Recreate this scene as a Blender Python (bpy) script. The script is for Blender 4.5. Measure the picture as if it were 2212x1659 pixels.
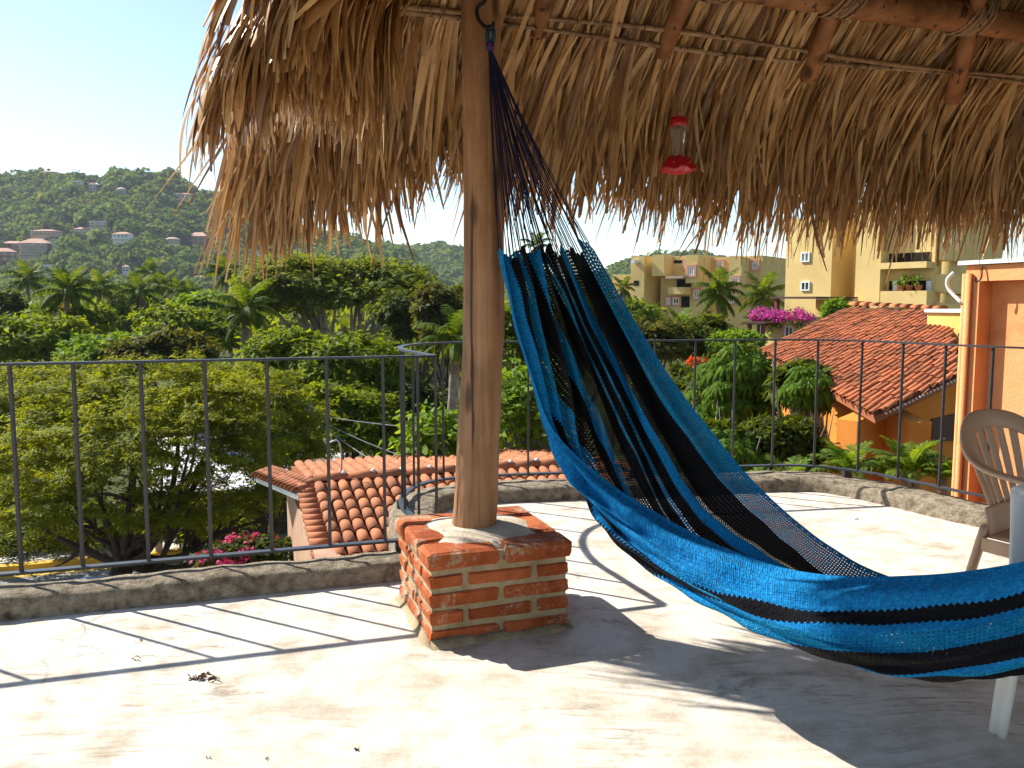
import bpy, math, random
import numpy as np
from mathutils import Matrix, Vector, Quaternion

for _o in list(bpy.data.objects):
    bpy.data.objects.remove(_o, do_unlink=True)
S = bpy.context.scene
COL = S.collection
R = math.radians
rng = np.random.default_rng(7)
random.seed(7)

# ------------------------------------------------------------------ camera, sky, sun, exposure
F_PX, HZ, EYE = 1800.0, 655.0, 1.15           # focal length in units of a 2212 px wide frame, horizon row, eye height
PITCH = math.atan((829.5 - HZ) / F_PX)
cam_d = bpy.data.cameras.new('camera')
cam_d.sensor_width = 36.0
cam_d.lens = 36.0 * F_PX / 2212.0
cam_d.clip_start = 0.05
cam_d.clip_end = 6000
cam = bpy.data.objects.new('camera', cam_d)
cam.location = (0, 0, EYE)
cam.rotation_euler = (R(90) - PITCH, 0, 0)
COL.objects.link(cam)
S.camera = cam

SUN_AZ, SUN_EL = R(-28.0), R(41.6)            # heading of the light in plan, height of the sun
SUN_TO = Vector((-math.cos(SUN_AZ) * math.cos(SUN_EL), -math.sin(SUN_AZ) * math.cos(SUN_EL), math.sin(SUN_EL)))
W = bpy.data.worlds.new('World')
S.world = W
W.use_nodes = True
_nt = W.node_tree
_bg = next(n for n in _nt.nodes if n.type == 'BACKGROUND')
_sky = _nt.nodes.new('ShaderNodeTexSky')
_sky.sky_type = 'NISHITA'
_sky.sun_disc = False
_sky.sun_elevation = SUN_EL
_sky.sun_rotation = math.atan2(SUN_TO.x, SUN_TO.y)
_sky.altitude = 0
_sky.air_density = 1.0
_sky.dust_density = 0.25
_sky.ozone_density = 1.0
_nt.links.new(_sky.outputs[0], _bg.inputs[0])
_bg.inputs[1].default_value = 0.10
sun_d = bpy.data.lights.new('sun', 'SUN')
sun_d.energy = 5.0
sun_d.angle = R(0.53)
sun_d.color = (1.0, 0.955, 0.89)
sun = bpy.data.objects.new('sun', sun_d)
sun.rotation_euler = (-SUN_TO).to_track_quat('-Z', 'Y').to_euler()
COL.objects.link(sun)
S.view_settings.view_transform = 'Standard'
S.view_settings.look = 'None'
S.view_settings.exposure = 1.05
S.view_settings.gamma = 1.0
S.view_settings.use_curve_mapping = False
S.render.engine = 'CYCLES'
cy = S.cycles
cy.max_bounces = 8
cy.diffuse_bounces = 4
cy.glossy_bounces = 2
cy.transmission_bounces = 4
cy.transparent_max_bounces = 12
cy.volume_bounces = 0
cy.caustics_reflective = False
cy.caustics_refractive = False
cy.sample_clamp_indirect = 6
try:
    cy.use_denoising = True
    cy.denoiser = 'OPENIMAGEDENOISE'
except Exception:
    pass

# ------------------------------------------------------------------ pixel to point helpers (survey of the photograph)
_c, _s = math.cos(PITCH), math.sin(PITCH)
def ray(x, y):
    dx, dy = (x - 1106) / F_PX, -(y - 829.5) / F_PX
    return np.array([dx, _c + dy * _s, -_s + dy * _c])
def at(x, y, Y):
    r = ray(x, y)
    return r * (Y / r[1]) + np.array([0, 0, EYE])
def onz(x, y, z=0.0):
    r = ray(x, y)
    return r * ((z - EYE) / r[2]) + np.array([0, 0, EYE])
def onplane(x, y, P, n):
    r = ray(x, y); o = np.array([0, 0, EYE])
    return o + r * (np.dot(np.array(P) - o, n) / np.dot(r, n))
def nrm(v):
    v = np.asarray(v, float)
    return v / (np.linalg.norm(v, axis=-1, keepdims=True) + 1e-12)
UX = np.array([0.945, 0.327, 0.0]); UX = UX / np.linalg.norm(UX)     # the house's own axes
VX = np.array([-UX[1], UX[0], 0.0])
Z3 = np.array([0, 0, 1.0])
POST = np.array([-0.12, 3.02, 0.0])

# ------------------------------------------------------------------ materials
MATS = {}
def _new(name):
    m = bpy.data.materials.new(name); m.use_nodes = True
    nt = m.node_tree
    b = next(n for n in nt.nodes if n.type == 'BSDF_PRINCIPLED')
    return m, nt, b, nt.nodes.new, nt.links.new
def _coord(nt, scale, kind='Object', rot=(0, 0, 0)):
    tc = nt.nodes.new('ShaderNodeTexCoord'); mp = nt.nodes.new('ShaderNodeMapping')
    nt.links.new(tc.outputs[kind], mp.inputs[0])
    mp.inputs['Scale'].default_value = scale if hasattr(scale, '__len__') else (scale,) * 3
    mp.inputs['Rotation'].default_value = rot
    return mp.outputs[0]
def _noise(nt, vec, detail=5, rough=0.6, scale=1.0, dist=0.0):
    n = nt.nodes.new('ShaderNodeTexNoise')
    n.inputs['Scale'].default_value = scale; n.inputs['Detail'].default_value = detail
    n.inputs['Roughness'].default_value = rough; n.inputs['Distortion'].default_value = dist
    if vec is not None: nt.links.new(vec, n.inputs['Vector'])
    return n.outputs['Fac']
def _ramp(nt, fac, stops, interp='LINEAR'):
    r = nt.nodes.new('ShaderNodeValToRGB'); e = r.color_ramp
    e.interpolation = interp
    while len(e.elements) < len(stops): e.elements.new(0.5)
    for el, (p, c) in zip(e.elements, stops):
        el.position = p; el.color = tuple(c) + (1,) if len(c) == 3 else c
    nt.links.new(fac, r.inputs[0])
    return r.outputs[0]
def _mix(nt, fac, a, b, mode='MIX'):
    m = nt.nodes.new('ShaderNodeMix'); m.data_type = 'RGBA'; m.blend_type = mode
    for sock, v in ((m.inputs[0], fac), (m.inputs[6], a), (m.inputs[7], b)):
        if isinstance(v, (int, float)): sock.default_value = v
        elif isinstance(v, (tuple, list)): sock.default_value = tuple(v) + (1,) if len(v) == 3 else v
        else: nt.links.new(v, sock)
    return m.outputs[2]
def _math(nt, op, a, b=0.0):
    m = nt.nodes.new('ShaderNodeMath'); m.operation = op
    for sock, v in ((m.inputs[0], a), (m.inputs[1], b)):
        if isinstance(v, (int, float)): sock.default_value = v
        else: nt.links.new(v, sock)
    return m.outputs[0]
def _bump(nt, b, height, strength, dist=0.01):
    bm = nt.nodes.new('ShaderNodeBump')
    bm.inputs['Strength'].default_value = strength; bm.inputs['Distance'].default_value = dist
    nt.links.new(height, bm.inputs['Height']); nt.links.new(bm.outputs[0], b.inputs['Normal'])
def _rand(nt, island=True):
    """a random number per separate piece: per object and per loose island"""
    oi = nt.nodes.new('ShaderNodeObjectInfo')
    if not island: return oi.outputs['Random']
    g = nt.nodes.new('ShaderNodeNewGeometry')
    return _math(nt, 'FRACT', _math(nt, 'ADD', oi.outputs['Random'], g.outputs['Random Per Island']))

def stone(name, stops, scale=3.0, rough=0.85, bump=0.3, bscale=40, piece=0.0, spec=0.3, detail=6, bdist=0.01):
    """mottled mineral surface; piece > 0 varies brightness from piece to piece"""
    m, nt, b, N, L = _new(name)
    v = _coord(nt, scale)
    n = _noise(nt, v, detail, 0.62)
    c = _ramp(nt, n, stops)
    if piece:
        c = _mix(nt, 1.0, c, _ramp(nt, _rand(nt), [(0, (1 - piece,) * 3), (1, (1.0, 1.0 - piece * 0.25, 1.0 - piece * 0.4))]), 'MULTIPLY')
    L(c, b.inputs['Base Color'])
    b.inputs['Roughness'].default_value = rough
    b.inputs['Specular IOR Level'].default_value = spec
    if bump: _bump(nt, b, _noise(nt, _coord(nt, bscale), 4, 0.7), bump, bdist)
    MATS[name] = m
    return m
def plain(name, c, rough=0.5, metal=0.0, spec=0.4, var=0.15, scale=6):
    m, nt, b, N, L = _new(name)
    n = _noise(nt, _coord(nt, scale), 4)
    L(_ramp(nt, n, [(0.3, tuple(x * (1 - var) for x in c)), (0.7, tuple(min(1, x * (1 + var)) for x in c))]), b.inputs['Base Color'])
    b.inputs['Roughness'].default_value = rough; b.inputs['Metallic'].default_value = metal
    b.inputs['Specular IOR Level'].default_value = spec
    MATS[name] = m
    return m
def foliage(name, c1, c2, c3=None, trans=0.48, rough=0.62, spec=0.14, tint=(1.75, 1.5, 0.45)):
    m, nt, b, N, L = _new(name)
    r = _rand(nt)
    c = _ramp(nt, r, [(0.0, c1), (0.6, c2), (1.0, c3 or c2)])
    big = _noise(nt, _coord(nt, 0.55), 3)
    c = _mix(nt, 1.0, c, _ramp(nt, big, [(0.3, (0.72, 0.75, 0.8)), (0.7, (1.2, 1.15, 1.0))]), 'MULTIPLY')
    L(c, b.inputs['Base Color'])
    b.inputs['Roughness'].default_value = rough; b.inputs['Specular IOR Level'].default_value = spec
    t = N('ShaderNodeBsdfTranslucent')
    L(_mix(nt, 1.0, c, tint, 'MULTIPLY'), t.inputs[0])
    ms = N('ShaderNodeMixShader'); ms.inputs[0].default_value = trans
    L(b.outputs[0], ms.inputs[1]); L(t.outputs[0], ms.inputs[2])
    out = next(n for n in nt.nodes if n.type == 'OUTPUT_MATERIAL')
    L(ms.outputs[0], out.inputs[0])
    MATS[name] = m
    return m

# ------------------------------------------------------------------ mesh building
def worigin(o):
    v = np.zeros(3)
    while o is not None:
        v = v + np.array(o.location); o = o.parent
    return v
def mesh_data(name, V, F, m=None, smooth=False, uv=None):
    me = bpy.data.meshes.new(name)
    V = np.asarray(V, np.float32)
    if isinstance(F, np.ndarray):
        nf, k = F.shape
        me.vertices.add(len(V)); me.vertices.foreach_set('co', V.ravel())
        me.loops.add(nf * k); me.loops.foreach_set('vertex_index', F.astype(np.int32).ravel())
        me.polygons.add(nf)
        me.polygons.foreach_set('loop_start', np.arange(0, nf * k, k, dtype=np.int32))
        me.polygons.foreach_set('loop_total', np.full(nf, k, np.int32))
        me.update(calc_edges=True)
    else:
        me.from_pydata([tuple(map(float, v)) for v in V], [], [tuple(int(i) for i in f) for f in F])
        me.update()
    if smooth: me.polygons.foreach_set('use_smooth', np.ones(len(me.polygons), bool))
    if uv is not None:
        l = me.uv_layers.new(name='UVMap')
        idx = np.zeros(len(me.loops), np.int32); me.loops.foreach_get('vertex_index', idx)
        l.data.foreach_set('uv', np.asarray(uv, np.float32)[idx].ravel())
    if m is not None: me.materials.append(m if not isinstance(m, str) else MATS[m])
    return me
def link(name, me, parent=None, M=None):
    o = bpy.data.objects.new(name, me)
    COL.objects.link(o)
    if parent is not None: o.parent = parent
    if M is not None: o.matrix_local = M
    return o
def mk(name, V, F, m, parent=None, smooth=False, uv=None, kind=None):
    V = np.asarray(V, float)
    if parent is not None: V = V - worigin(parent)
    o = link(name, mesh_data(name, V, F, m, smooth, uv), parent)
    if kind: o['kind'] = kind
    return o
def thing(name, label, cat, loc=(0, 0, 0), group=None):
    o = bpy.data.objects.new(name, None); COL.objects.link(o)
    o.empty_display_size = 0.1
    o.location = tuple(float(x) for x in loc); o['label'] = label; o['category'] = cat
    if group: o['group'] = group
    return o
def tag(o, label, cat, group=None):
    o['label'] = label; o['category'] = cat
    if group: o['group'] = group
    return o
def structure(name, V, F, m, smooth=False, uv=None):
    return mk(name, V, F, m, None, smooth, uv, 'structure')

class MB:
    def __init__(s): s.V, s.F = [], []
    def add(s, V, F):
        k = len(s.V); s.V += [np.asarray(v, float) for v in V]; s.F += [tuple(i + k for i in f) for f in F]; return s
    def obox(s, o, a, b, c):
        """box from a corner o with edge vectors a, b, c"""
        o, a, b, c = (np.asarray(x, float) for x in (o, a, b, c))
        if np.dot(np.cross(a, b), c) < 0: a, b = b, a
        V = [o, o + a, o + a + b, o + b, o + c, o + a + c, o + a + b + c, o + b + c]
        return s.add(V, [(0, 3, 2, 1), (4, 5, 6, 7), (0, 1, 5, 4), (1, 2, 6, 5), (2, 3, 7, 6), (3, 0, 4, 7)])
    def box(s, lo, hi):
        lo, hi = np.asarray(lo, float), np.asarray(hi, float); d = hi - lo
        return s.obox(lo, (d[0], 0, 0), (0, d[1], 0), (0, 0, d[2]))
    def prism(s, poly, up):
        """closed polygon (3D points, seen counter-clockwise from the tip of up) pushed along up"""
        P = [np.asarray(p, float) for p in poly]; n = len(P); up = np.asarray(up, float)
        return s.add(P + [p + up for p in P], [tuple(range(n))[::-1], tuple(range(n, 2 * n))] + [(i, (i + 1) % n, n + (i + 1) % n, n + i) for i in range(n)])
    def tube(s, pts, rad, n=8, cap=True, flat=None, ref=None):
        """tube along pts; rad number or list; flat=(a,b) makes an elliptical or strip section"""
        P = np.asarray(pts, float); m = len(P)
        rad = [rad] * m if not hasattr(rad, '__len__') else rad
        T = nrm(np.gradient(P, axis=0)); V = []
        up = np.asarray(ref, float) if ref is not None else (Z3 if abs(T[0][2]) < 0.9 else np.array([1.0, 0, 0]))
        for i in range(m):
            a = nrm(np.cross(T[i], up)); b = np.cross(a, T[i])
            if ref is None: up = b
            for k in range(n):
                th = 2 * math.pi * (k + 0.5) / n
                fa, fb = flat or (1, 1)
                q = 1 / max(abs(math.cos(th)), abs(math.sin(th))) / math.sqrt(2) if n == 4 else 1
                V.append(P[i] + rad[i] * (a * math.cos(th) * fa + b * math.sin(th) * fb))
        F = [(i * n + k, i * n + (k + 1) % n, (i + 1) * n + (k + 1) % n, (i + 1) * n + k) for i in range(m - 1) for k in range(n)]
        if cap: F += [tuple(range(n))[::-1], tuple((m - 1) * n + k for k in range(n))]
        return s.add(V, F)
    def lathe(s, prof, c=(0, 0, 0), n=20):
        V = [(c[0] + r * math.cos(2 * math.pi * k / n), c[1] + r * math.sin(2 * math.pi * k / n), c[2] + z) for r, z in prof for k in range(n)]
        m = len(prof)
        F = [(i * n + k, i * n + (k + 1) % n, (i + 1) * n + (k + 1) % n, (i + 1) * n + k) for i in range(m - 1) for k in range(n)]
        return s.add(V, F + [tuple(range(n))[::-1], tuple((m - 1) * n + k for k in range(n))])
    def obj(s, name, m, parent=None, smooth=False, kind=None):
        return mk(name, s.V, s.F, m, parent, smooth, None, kind)

def spline(P, n):
    """Catmull-Rom through the control points, n samples per span"""
    P = np.asarray(P, float); Q = np.vstack([2 * P[0] - P[1], P, 2 * P[-1] - P[-2]]); out = []
    for i in range(len(P) - 1):
        a, b, c, d = Q[i:i + 4]
        for k in range(n):
            t = k / n
            out.append(0.5 * (2 * b + (c - a) * t + (2 * a - 5 * b + 4 * c - d) * t * t + (3 * b - a - 3 * c + d) * t ** 3))
    return np.array(out + [P[-1]])
def along(P, step):
    """points every step along a polyline"""
    P = np.asarray(P, float); d = np.r_[0, np.cumsum(np.linalg.norm(np.diff(P, axis=0), axis=1))]
    t = np.arange(0, d[-1] + 1e-6, step)
    return np.stack([np.interp(t, d, P[:, k]) for k in range(P.shape[1])], 1)
def frame(o, x, y, z, s=1.0):
    """4x4 matrix from an origin and three axes"""
    M = Matrix.Identity(4)
    for i, a in enumerate((x, y, z)):
        for k in range(3): M[k][i] = float(a[k]) * (s if not hasattr(s, '__len__') else s[i])
    for k in range(3): M[k][3] = float(o[k])
    return M

# ------------------------------------------------------------------ the materials of this place
def concrete():
    m, nt, b, N, L = _new('terrace_concrete')
    big = _noise(nt, _coord(nt, 0.9), 5, 0.6)
    mid = _noise(nt, _coord(nt, 5.0), 7, 0.68)
    # trowel and broom strokes: thin bands bent by noise
    def strokes(rot, sc, stretch):
        w = _noise(nt, _coord(nt, 0.8, rot=(0, 0, rot)), 2)
        v = N('ShaderNodeVectorMath'); v.operation = 'ADD'
        cw = N('ShaderNodeCombineXYZ'); L(_math(nt, 'MULTIPLY', w, 1.6), cw.inputs[1])
        L(_coord(nt, (stretch, sc, 1), rot=(0, 0, rot)), v.inputs[0]); 
        sc2 = N('ShaderNodeVectorMath'); sc2.operation = 'SCALE'; L(cw.outputs[0], sc2.inputs[0]); sc2.inputs['Scale'].default_value = 14
        L(sc2.outputs[0], v.inputs[1])
        return _noise(nt, v.outputs[0], 4, 0.7)
    s1 = strokes(0.35, 46.0, 5.0); s2 = strokes(-0.75, 60.0, 7.0)
    st = _mix(nt, _ramp(nt, _noise(nt, _coord(nt, 0.7), 3), [(0.42, (0, 0, 0)), (0.58, (1, 1, 1))]), s1, s2)
    c = _ramp(nt, big, [(0.3, (0.50, 0.44, 0.36)), (0.52, (0.60, 0.545, 0.455)), (0.7, (0.66, 0.61, 0.53))])
    c = _mix(nt, _ramp(nt, mid, [(0.46, (0, 0, 0)), (0.66, (0.7, 0.7, 0.7))]), c, (0.30, 0.235, 0.155))
    c = _mix(nt, _math(nt, 'MULTIPLY', _ramp(nt, st, [(0.50, (0, 0, 0)), (0.66, (0.95, 0.95, 0.95))]), _ramp(nt, _noise(nt, _coord(nt, 1.3), 4), [(0.44, (0.05, 0.05, 0.05)), (0.64, (0.9, 0.9, 0.9))])), c, (0.20, 0.15, 0.095))
    # dark water stains and little pits
    stain = _noise(nt, _coord(nt, (2.2, 4.0, 1), rot=(0, 0, 0.3)), 8, 0.75, dist=0.8)
    c = _mix(nt, _ramp(nt, stain, [(0.57, (0, 0, 0)), (0.68, (0.7, 0.7, 0.7))]), c, (0.17, 0.125, 0.09))
    cv = N('ShaderNodeTexVoronoi'); cv.feature = 'DISTANCE_TO_EDGE'; cv.inputs['Scale'].default_value = 0.55
    wob = N('ShaderNodeVectorMath'); wob.operation = 'ADD'; tcx = _coord(nt, 1.0)
    nz = N('ShaderNodeTexNoise'); nz.inputs['Scale'].default_value = 3.0; nz.inputs['Detail'].default_value = 8; L(tcx, nz.inputs['Vector'])
    scl = N('ShaderNodeVectorMath'); scl.operation = 'SCALE'; scl.inputs['Scale'].default_value = 0.55; L(nz.outputs['Color'], scl.inputs[0])
    L(tcx, wob.inputs[0]); L(scl.outputs[0], wob.inputs[1]); L(wob.outputs[0], cv.inputs['Vector'])
    crk = _math(nt, 'MULTIPLY', _ramp(nt, cv.outputs['Distance'], [(0.0, (1, 1, 1)), (0.0045, (0, 0, 0))]), _ramp(nt, _noise(nt, _coord(nt, 0.9), 3), [(0.45, (0, 0, 0)), (0.6, (0.55, 0.55, 0.55))]))
    c = _mix(nt, crk, c, (0.10, 0.075, 0.05))
    spk = _noise(nt, _coord(nt, 38), 2)
    c = _mix(nt, _ramp(nt, spk, [(0.74, (0, 0, 0)), (0.78, (0.8, 0.8, 0.8))]), c, (0.13, 0.10, 0.07))
    L(c, b.inputs['Base Color'])
    b.inputs['Roughness'].default_value = 0.9; b.inputs['Specular IOR Level'].default_value = 0.15
    _bump(nt, b, _math(nt, 'ADD', st, _noise(nt, _coord(nt, 90), 3)), 0.28, 0.006)
    MATS['terrace_concrete'] = m
concrete()
stone('kerb_concrete', [(0.28, (0.10, 0.075, 0.05)), (0.47, (0.27, 0.22, 0.15)), (0.66, (0.42, 0.36, 0.26)), (0.8, (0.52, 0.46, 0.36))], 26, 0.95, 1.0, 95, 0, 0.1, 9, 0.02)
def brick_mat():
    m, nt, b, N, L = _new('brick')
    base = _ramp(nt, _noise(nt, _coord(nt, 11), 7, 0.65), [(0.27, (0.15, 0.037, 0.016)), (0.45, (0.35, 0.085, 0.028)), (0.7, (0.47, 0.135, 0.048))])
    base = _mix(nt, 1.0, base, _ramp(nt, _rand(nt), [(0, (0.72, 0.66, 0.62)), (0.5, (1, 1, 1)), (1, (1.12, 1.25, 1.3))]), 'MULTIPLY')
    sm = _math(nt, 'ADD', _math(nt, 'MULTIPLY', _noise(nt, _coord(nt, 7.0), 3), 0.55), _math(nt, 'MULTIPLY', _noise(nt, _coord(nt, 60), 8, 0.75), 0.45))
    c = _mix(nt, _ramp(nt, sm, [(0.52, (0, 0, 0)), (0.60, (0.75, 0.75, 0.75))]), base, (0.46, 0.37, 0.25))
    c = _mix(nt, _ramp(nt, _noise(nt, _coord(nt, 34), 6, 0.7), [(0.60, (0, 0, 0)), (0.70, (0.7, 0.7, 0.7))]), c, (0.10, 0.03, 0.015))
    L(c, b.inputs['Base Color']); b.inputs['Roughness'].default_value = 0.92; b.inputs['Specular IOR Level'].default_value = 0.12
    _bump(nt, b, _noise(nt, _coord(nt, 75), 7, 0.75), 0.9, 0.008)
    MATS['brick'] = m
brick_mat()
stone('mortar', [(0.25, (0.24, 0.175, 0.095)), (0.55, (0.42, 0.33, 0.195)), (0.8, (0.52, 0.43, 0.29))], 12, 0.95, 0.9, 90, 0, 0.1, 7, 0.01)
stone('cap_mortar', [(0.3, (0.40, 0.33, 0.24)), (0.6, (0.56, 0.49, 0.38))], 9, 0.95, 0.7, 80, 0, 0.1)
stone('clay_tile', [(0.2, (0.24, 0.085, 0.042)), (0.45, (0.42, 0.165, 0.075)), (0.75, (0.52, 0.22, 0.105))], 2.5, 0.85, 0.3, 60, 0.38, 0.2)
stone('old_clay_tile', [(0.24, (0.16, 0.095, 0.065)), (0.40, (0.48, 0.17, 0.075)), (0.62, (0.66, 0.25, 0.11)), (0.82, (0.66, 0.42, 0.28))], 1.3, 0.9, 0.3, 50, 0.5, 0.15)
stone('pink_stucco', [(0.3, (0.36, 0.22, 0.14)), (0.7, (0.47, 0.30, 0.20))], 3, 0.95, 0.8, 60, 0, 0.1)
stone('orange_stucco', [(0.27, (0.54, 0.19, 0.07)), (0.45, (0.70, 0.29, 0.115)), (0.8, (0.75, 0.36, 0.17))], 2.2, 0.92, 0.5, 50, 0, 0.1, 8)
stone('deep_orange_stucco', [(0.3, (0.55, 0.19, 0.03)), (0.7, (0.66, 0.25, 0.05))], 2.0, 0.92, 0.4, 40, 0, 0.1)
stone('ochre_stucco', [(0.3, (0.60, 0.42, 0.16)), (0.7, (0.70, 0.52, 0.22))], 0.8, 0.95, 0.6, 12, 0, 0.1)
stone('yellow_stucco', [(0.3, (0.62, 0.42, 0.11)), (0.7, (0.70, 0.50, 0.16))], 1.0, 0.95, 0.4, 25, 0, 0.1)
stone('white_wall', [(0.3, (0.62, 0.60, 0.57)), (0.7, (0.76, 0.75, 0.72))], 1.2, 0.9, 0.2, 20, 0, 0.2)
stone('tan_wall', [(0.3, (0.40, 0.31, 0.24)), (0.7, (0.52, 0.42, 0.33))], 0.4, 0.9, 0.0, 20, 0, 0.2)
stone('red_brown_wall', [(0.3, (0.22, 0.10, 0.06)), (0.7, (0.33, 0.16, 0.10))], 0.4, 0.9, 0.0, 20, 0, 0.2)
stone('asphalt', [(0.3, (0.20, 0.19, 0.17)), (0.7, (0.27, 0.26, 0.235))], 3, 0.95, 0.4, 60, 0, 0.15)
stone('pavement', [(0.3, (0.45, 0.41, 0.35)), (0.7, (0.56, 0.52, 0.45))], 1.2, 0.95, 0.2, 30, 0, 0.1)
stone('yellow_paint', [(0.3, (0.50, 0.30, 0.04)), (0.7, (0.68, 0.44, 0.06))], 3, 0.8, 0.2, 40, 0, 0.2)
stone('garden_soil', [(0.3, (0.035, 0.035, 0.015)), (0.55, (0.07, 0.085, 0.03)), (0.8, (0.16, 0.15, 0.06))], 0.35, 1.0, 0.5, 6, 0, 0.05)
stone('dark_stone_wall', [(0.3, (0.05, 0.045, 0.035)), (0.7, (0.11, 0.095, 0.075))], 1.5, 1.0, 0.5, 8, 0, 0.05)
stone('hill_soil', [(0.3, (0.018, 0.032, 0.014)), (0.7, (0.035, 0.055, 0.022))], 0.05, 1.0, 0.0, 6, 0, 0.05)
plain('iron', (0.028, 0.03, 0.033), 0.45, 0.0, 0.5, 0.3, 30)
plain('hook_iron', (0.012, 0.011, 0.012), 0.6)
plain('white_plastic', (0.80, 0.76, 0.69), 0.42, 0, 0.5, 0.03)
plain('red_plastic', (0.42, 0.006, 0.014), 0.25, 0, 0.6, 0.1, 40)
plain('white_frame', (0.75, 0.75, 0.74), 0.5, 0, 0.4, 0.04)
plain('pink_frame', (0.62, 0.32, 0.22), 0.8, 0, 0.2, 0.08)
plain('painted_interior_shade', (0.02, 0.017, 0.014), 0.9, 0, 0.1, 0.2)
plain('brown_timber', (0.075, 0.03, 0.02), 0.7)
plain('maroon_paint', (0.16, 0.035, 0.035), 0.6)
plain('grey_bark', (0.30, 0.26, 0.21), 0.95, 0, 0.1, 0.4, 3)
plain('dark_bark', (0.05, 0.037, 0.027), 0.95, 0, 0.1, 0.4, 4)
plain('palm_bark', (0.23, 0.19, 0.145), 0.95, 0, 0.1, 0.35, 5)
plain('wire_rubber', (0.30, 0.30, 0.30), 0.6)
plain('globe_glass', (0.72, 0.74, 0.76), 0.2, 0, 0.5, 0.03)
plain('car_paint', (0.30, 0.42, 0.62), 0.2, 0, 0.6, 0.03)
plain('rubber', (0.02, 0.02, 0.02), 0.9)
plain('grey_metal', (0.34, 0.34, 0.33), 0.5, 0.3)
plain('hammock_cord', (0.012, 0.013, 0.035), 0.85, 0, 0.15, 0.3, 60)
plain('blue_cord', (0.02, 0.075, 0.13), 0.85, 0, 0.15, 0.3, 60)
plain('purple_twine', (0.07, 0.03, 0.12), 0.85, 0, 0.15, 0.3, 60)
plain('terracotta_pot', (0.35, 0.12, 0.05), 0.85)
def glass(name, c, rough=0.08):
    m, nt, b, N, L = _new(name)
    b.inputs['Base Color'].default_value = c + (1,); b.inputs['Roughness'].default_value = rough
    b.inputs['Specular IOR Level'].default_value = 0.9
    MATS[name] = m
glass('window_glass', (0.05, 0.065, 0.07)); glass('pale_glass', (0.30, 0.33, 0.33), 0.2)
def bottle():
    m, nt, b, N, L = _new('bottle_plastic')
    L(_ramp(nt, _noise(nt, _coord(nt, 9), 2), [(0.3, (0.62, 0.5, 0.4)), (0.7, (0.75, 0.62, 0.5))]), b.inputs['Base Color'])
    b.inputs['Roughness'].default_value = 0.12; b.inputs['Transmission Weight'].default_value = 0.75; b.inputs['IOR'].default_value = 1.2
    MATS['bottle_plastic'] = m
bottle()
def timber(name, c1, c2, c3, sc=(14, 14, 1.2)):
    m, nt, b, N, L = _new(name)
    n = _noise(nt, _coord(nt, sc), 7, 0.68, dist=0.6)
    c = _ramp(nt, n, [(0.30, c1), (0.52, c2), (0.75, c3)])
    crack = _noise(nt, _coord(nt, (sc[0] * 2.2, sc[1] * 2.2, sc[2] * 0.45)), 2, 0.5)
    c = _mix(nt, _ramp(nt, crack, [(0.335, (0.9, 0.9, 0.9)), (0.375, (0, 0, 0))]), c, tuple(x * 0.25 for x in c1))
    blot = _noise(nt, _coord(nt, 2.6), 4)
    c = _mix(nt, 1.0, c, _ramp(nt, blot, [(0.35, (0.72, 0.68, 0.64)), (0.65, (1.12, 1.1, 1.08))]), 'MULTIPLY')
    kn = N('ShaderNodeTexVoronoi'); kn.inputs['Scale'].default_value = 1.0; L(_coord(nt, (9, 9, 3.2)), kn.inputs['Vector'])
    c = _mix(nt, _ramp(nt, kn.outputs['Distance'], [(0.10, (0.85, 0.85, 0.85)), (0.22, (0, 0, 0))]), c, tuple(x * 0.35 for x in c1))
    L(c, b.inputs['Base Color']); b.inputs['Roughness'].default_value = 0.62; b.inputs['Specular IOR Level'].default_value = 0.3
    _bump(nt, b, _math(nt, 'ADD', n, _math(nt, 'MULTIPLY', crack, 1.5)), 0.5, 0.008)
    MATS[name] = m
timber('post_wood', (0.165, 0.080, 0.035), (0.33, 0.175, 0.082), (0.47, 0.29, 0.16))
timber('pole_wood', (0.13, 0.05, 0.018), (0.25, 0.105, 0.038), (0.36, 0.17, 0.07), (9, 9, 9))
timber('rod_wood', (0.16, 0.09, 0.045), (0.30, 0.19, 0.10), (0.42, 0.28, 0.16), (20, 20, 20))
def thatch(name, trans, sheen):
    m, nt, b, N, L = _new(name)
    r = _rand(nt)
    c = _ramp(nt, r, [(0.0, (0.17, 0.078, 0.026)), (0.3, (0.39, 0.212, 0.076)), (0.72, (0.57, 0.345, 0.138)), (1.0, (0.72, 0.50, 0.25))])
    n = _noise(nt, _coord(nt, 7), 5, 0.65)
    c = _mix(nt, 1.0, c, _ramp(nt, n, [(0.3, (0.6, 0.54, 0.47)), (0.62, (1.05, 1.0, 0.95))]), 'MULTIPLY')
    L(c, b.inputs['Base Color'])
    b.inputs['Roughness'].default_value = sheen; b.inputs['Specular IOR Level'].default_value = 0.5
    t = N('ShaderNodeBsdfTranslucent'); L(_mix(nt, 1.0, c, (1.1, 0.95, 0.8), 'MULTIPLY'), t.inputs[0])
    ms = N('ShaderNodeMixShader'); ms.inputs[0].default_value = trans
    L(b.outputs[0], ms.inputs[1]); L(t.outputs[0], ms.inputs[2])
    L(ms.outputs[0], next(q for q in nt.nodes if q.type == 'OUTPUT_MATERIAL').inputs[0])
    MATS[name] = m
thatch('thatch_leaf', 0.12, 0.38)
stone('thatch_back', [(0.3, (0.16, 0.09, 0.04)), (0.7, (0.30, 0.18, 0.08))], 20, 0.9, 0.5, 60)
foliage('leaf_feathery', (0.11, 0.145, 0.010), (0.18, 0.225, 0.014), (0.26, 0.265, 0.03))
foliage('leaf_mango', (0.075, 0.115, 0.008), (0.135, 0.195, 0.011), (0.21, 0.265, 0.02))
foliage('leaf_rain', (0.09, 0.125, 0.012), (0.14, 0.185, 0.017), (0.19, 0.22, 0.03))
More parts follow.
